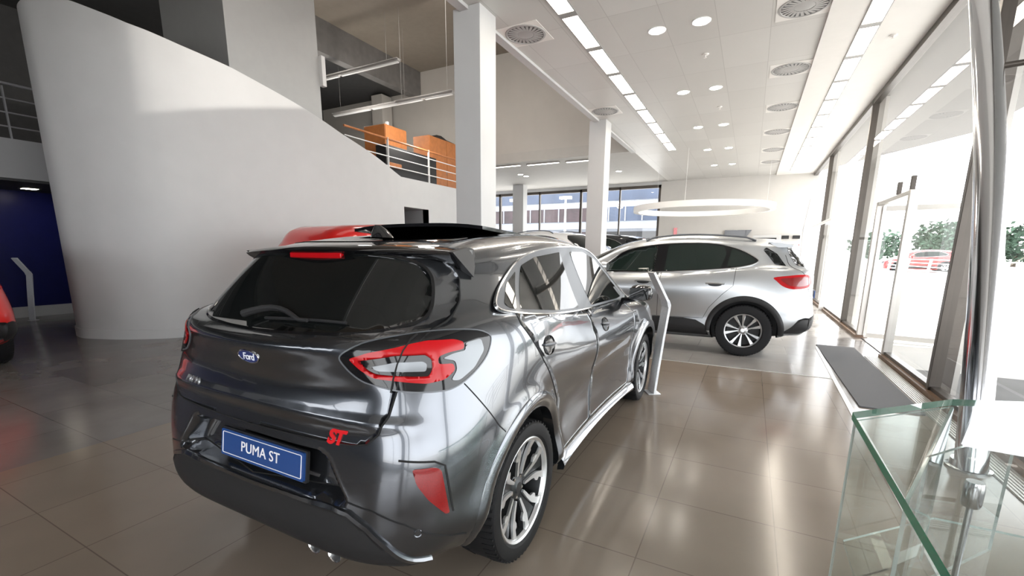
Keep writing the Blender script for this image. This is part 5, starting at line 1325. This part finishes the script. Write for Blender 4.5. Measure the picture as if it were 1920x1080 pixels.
w1 = recolor(copy_tree(kuga), M_paint_white); w1.scale = (1.25, 1.25, 1.25); w1.location = (-7.2, 15.2, 0); w1.rotation_euler = (0, 0, -PI * .62)
r3 = recolor(copy_tree(kuga), M_paint_red); r3.location = (13.0, 46.0, 0); r3.rotation_euler = (0, 0, PI * .5); tag(r3, 'red car parked outside behind the white outdoor railing', 'car')
b1 = recolor(copy_tree(kuga), M_paint_black); b1.scale = (1.25, 1.25, 1.25); b1.location = (-4.5, 18.3, 0); b1.rotation_euler = (0, 0, PI * .5)
for o in list(r1.children_recursive):
    if o.name.split('.')[0] in ('rear_spoiler', 'brake_light', 'rear_window', 'corner_glass', 'roof_rail', 'window_frame', 'bright_trim', 'quarter_window', 'rear_side_window'): bpy.data.objects.remove(o)
tag(kuga, 'silver grey SUV with black cladding standing crosswise behind the dark grey car', 'car')
r2.scale = (1, 1, 1)
tag(r1, 'red car mostly hidden behind the roof of the dark grey car', 'car')
tag(r2, 'red car cut off by the left edge beside the blue wall', 'car')
tag(w1, 'white car behind the second white column near the far windows', 'car')
tag(b1, 'black car parked in the background right of the second column', 'car')

# ------------------------------------------------------------------ light
w = bpy.data.worlds.new('sky'); S.world = w; w.use_nodes = True
nt = w.node_tree; bg = nt.nodes['Background']
sk = nt.nodes.new('ShaderNodeTexSky'); sk.sky_type = 'HOSEK_WILKIE'; sk.turbidity = 6; sk.ground_albedo = .6
sk.sun_direction = (.55, .5, .67)
mx = nt.nodes.new('ShaderNodeMix'); mx.data_type = 'RGBA'; mx.inputs['Factor'].default_value = .75
nt.links.new(sk.outputs['Color'], mx.inputs[6]); mx.inputs[7].default_value = (1.0, 1.0, 1.02, 1)
nt.links.new(mx.outputs[2], bg.inputs['Color']); bg.inputs['Strength'].default_value = 4.4
sd = bpy.data.lights.new('sun', 'SUN'); so = bpy.data.objects.new('sun', sd); COL.objects.link(so)
sd.energy = 5.5; sd.angle = .01; sd.color = (1, .96, .90)
so.rotation_euler = Vector((.52, .52, .66)).to_track_quat('Z', 'Y').to_euler(); so.location = (20, 20, 20)
# unseen lamp, ledge and flap added to throw the parapet's bright patch
gl_ = empty('added_patch_lamp', (-3.405, 5.2, 5.0))
b = MB(); b.add([(-.60, -.14, -.165), (-.60, 1.0, .065), (0, 1.0, .03), (0, -.14, -.12), (-.60, -.14, -.155), (-.60, 1.0, .075), (0, 1.0, .04), (0, -.14, -.11)], [(0, 3, 2, 1), (4, 5, 6, 7), (0, 1, 5, 4), (1, 2, 6, 5), (2, 3, 7, 6), (3, 0, 4, 7)]); obj('ledge', b, M_lampbody, gl_)
b = MB(); b.box(-.60, 0, -.16, -.14, -.165, .6); obj('flap', b, M_lampbody, gl_)
struct(gl_)
sp = bpy.data.lights.new('added_patch_beam', 'SPOT'); spo = bpy.data.objects.new('added_patch_beam', sp); COL.objects.link(spo)
sp.energy = 280; sp.spot_size = math.radians(110); sp.spot_blend = .5; sp.shadow_soft_size = .006; sp.color = (1, .95, .88)
spo.location = (-3.55, 5.2, 5.0); d = Vector((-7.8, 5.6, 4.6)) - Vector(spo.location); spo.rotation_euler = d.to_track_quat('-Z', 'Y').to_euler()
# unseen area lights added to brighten the gallery
al = bpy.data.lights.new('gallery_fill_light', 'AREA'); ao = bpy.data.objects.new('gallery_fill_light', al); COL.objects.link(ao)
a2 = bpy.data.lights.new('gallery_fill_light', 'AREA'); ao2 = bpy.data.objects.new('gallery_fill_light', a2); COL.objects.link(ao2)
a2.shape = 'RECTANGLE'; a2.size = 3; a2.size_y = 3.5; a2.energy = 125; a2.color = (1, .95, .88); ao2.location = (-6.6, 10.0, 7.5); ao2.rotation_euler = (math.radians(25), 0, 0)
al.shape = 'RECTANGLE'; al.size = 2.2; al.size_y = 8; al.energy = 30; al.color = (1, .96, .9); ao.location = (-5.2, 5.5, 7.55)
for x, y, z in ((-10.8, 10.0, 6.2), (-10.5, 10.9, 5.5), (-7.9, 10.0, 5.2)):
    l = bpy.data.lights.new('hanging_lamp_light', 'POINT'); lo = bpy.data.objects.new('hanging_lamp_light', l); COL.objects.link(lo)
    l.energy = 36; l.shadow_soft_size = .25; l.color = (1, .95, .88); lo.location = (x, y, z - .8)
# ceiling downlight beams
for r in range(5):
    for x in (-1.37, -.83):
        l = bpy.data.lights.new('downlight_beam', 'SPOT'); lo = bpy.data.objects.new('downlight_beam', l); COL.objects.link(lo)
        l.energy = 35; l.spot_size = math.radians(95); l.spot_blend = .6; l.shadow_soft_size = .08; l.color = (1, .92, .80)
        lo.location = (x, 6.64 + 2.61 * r, CZ - .02)

make_camera()
vs_ = S.view_settings; vs_.view_transform = 'Standard'; vs_.look = 'None'; vs_.exposure = .92; vs_.gamma = 1; vs_.use_curve_mapping = False
S.cycles.use_denoising = True
S.cycles.max_bounces = 10; S.cycles.diffuse_bounces = 5; S.cycles.glossy_bounces = 5; S.cycles.transparent_max_bounces = 24
S.cycles.sample_clamp_indirect = 6.
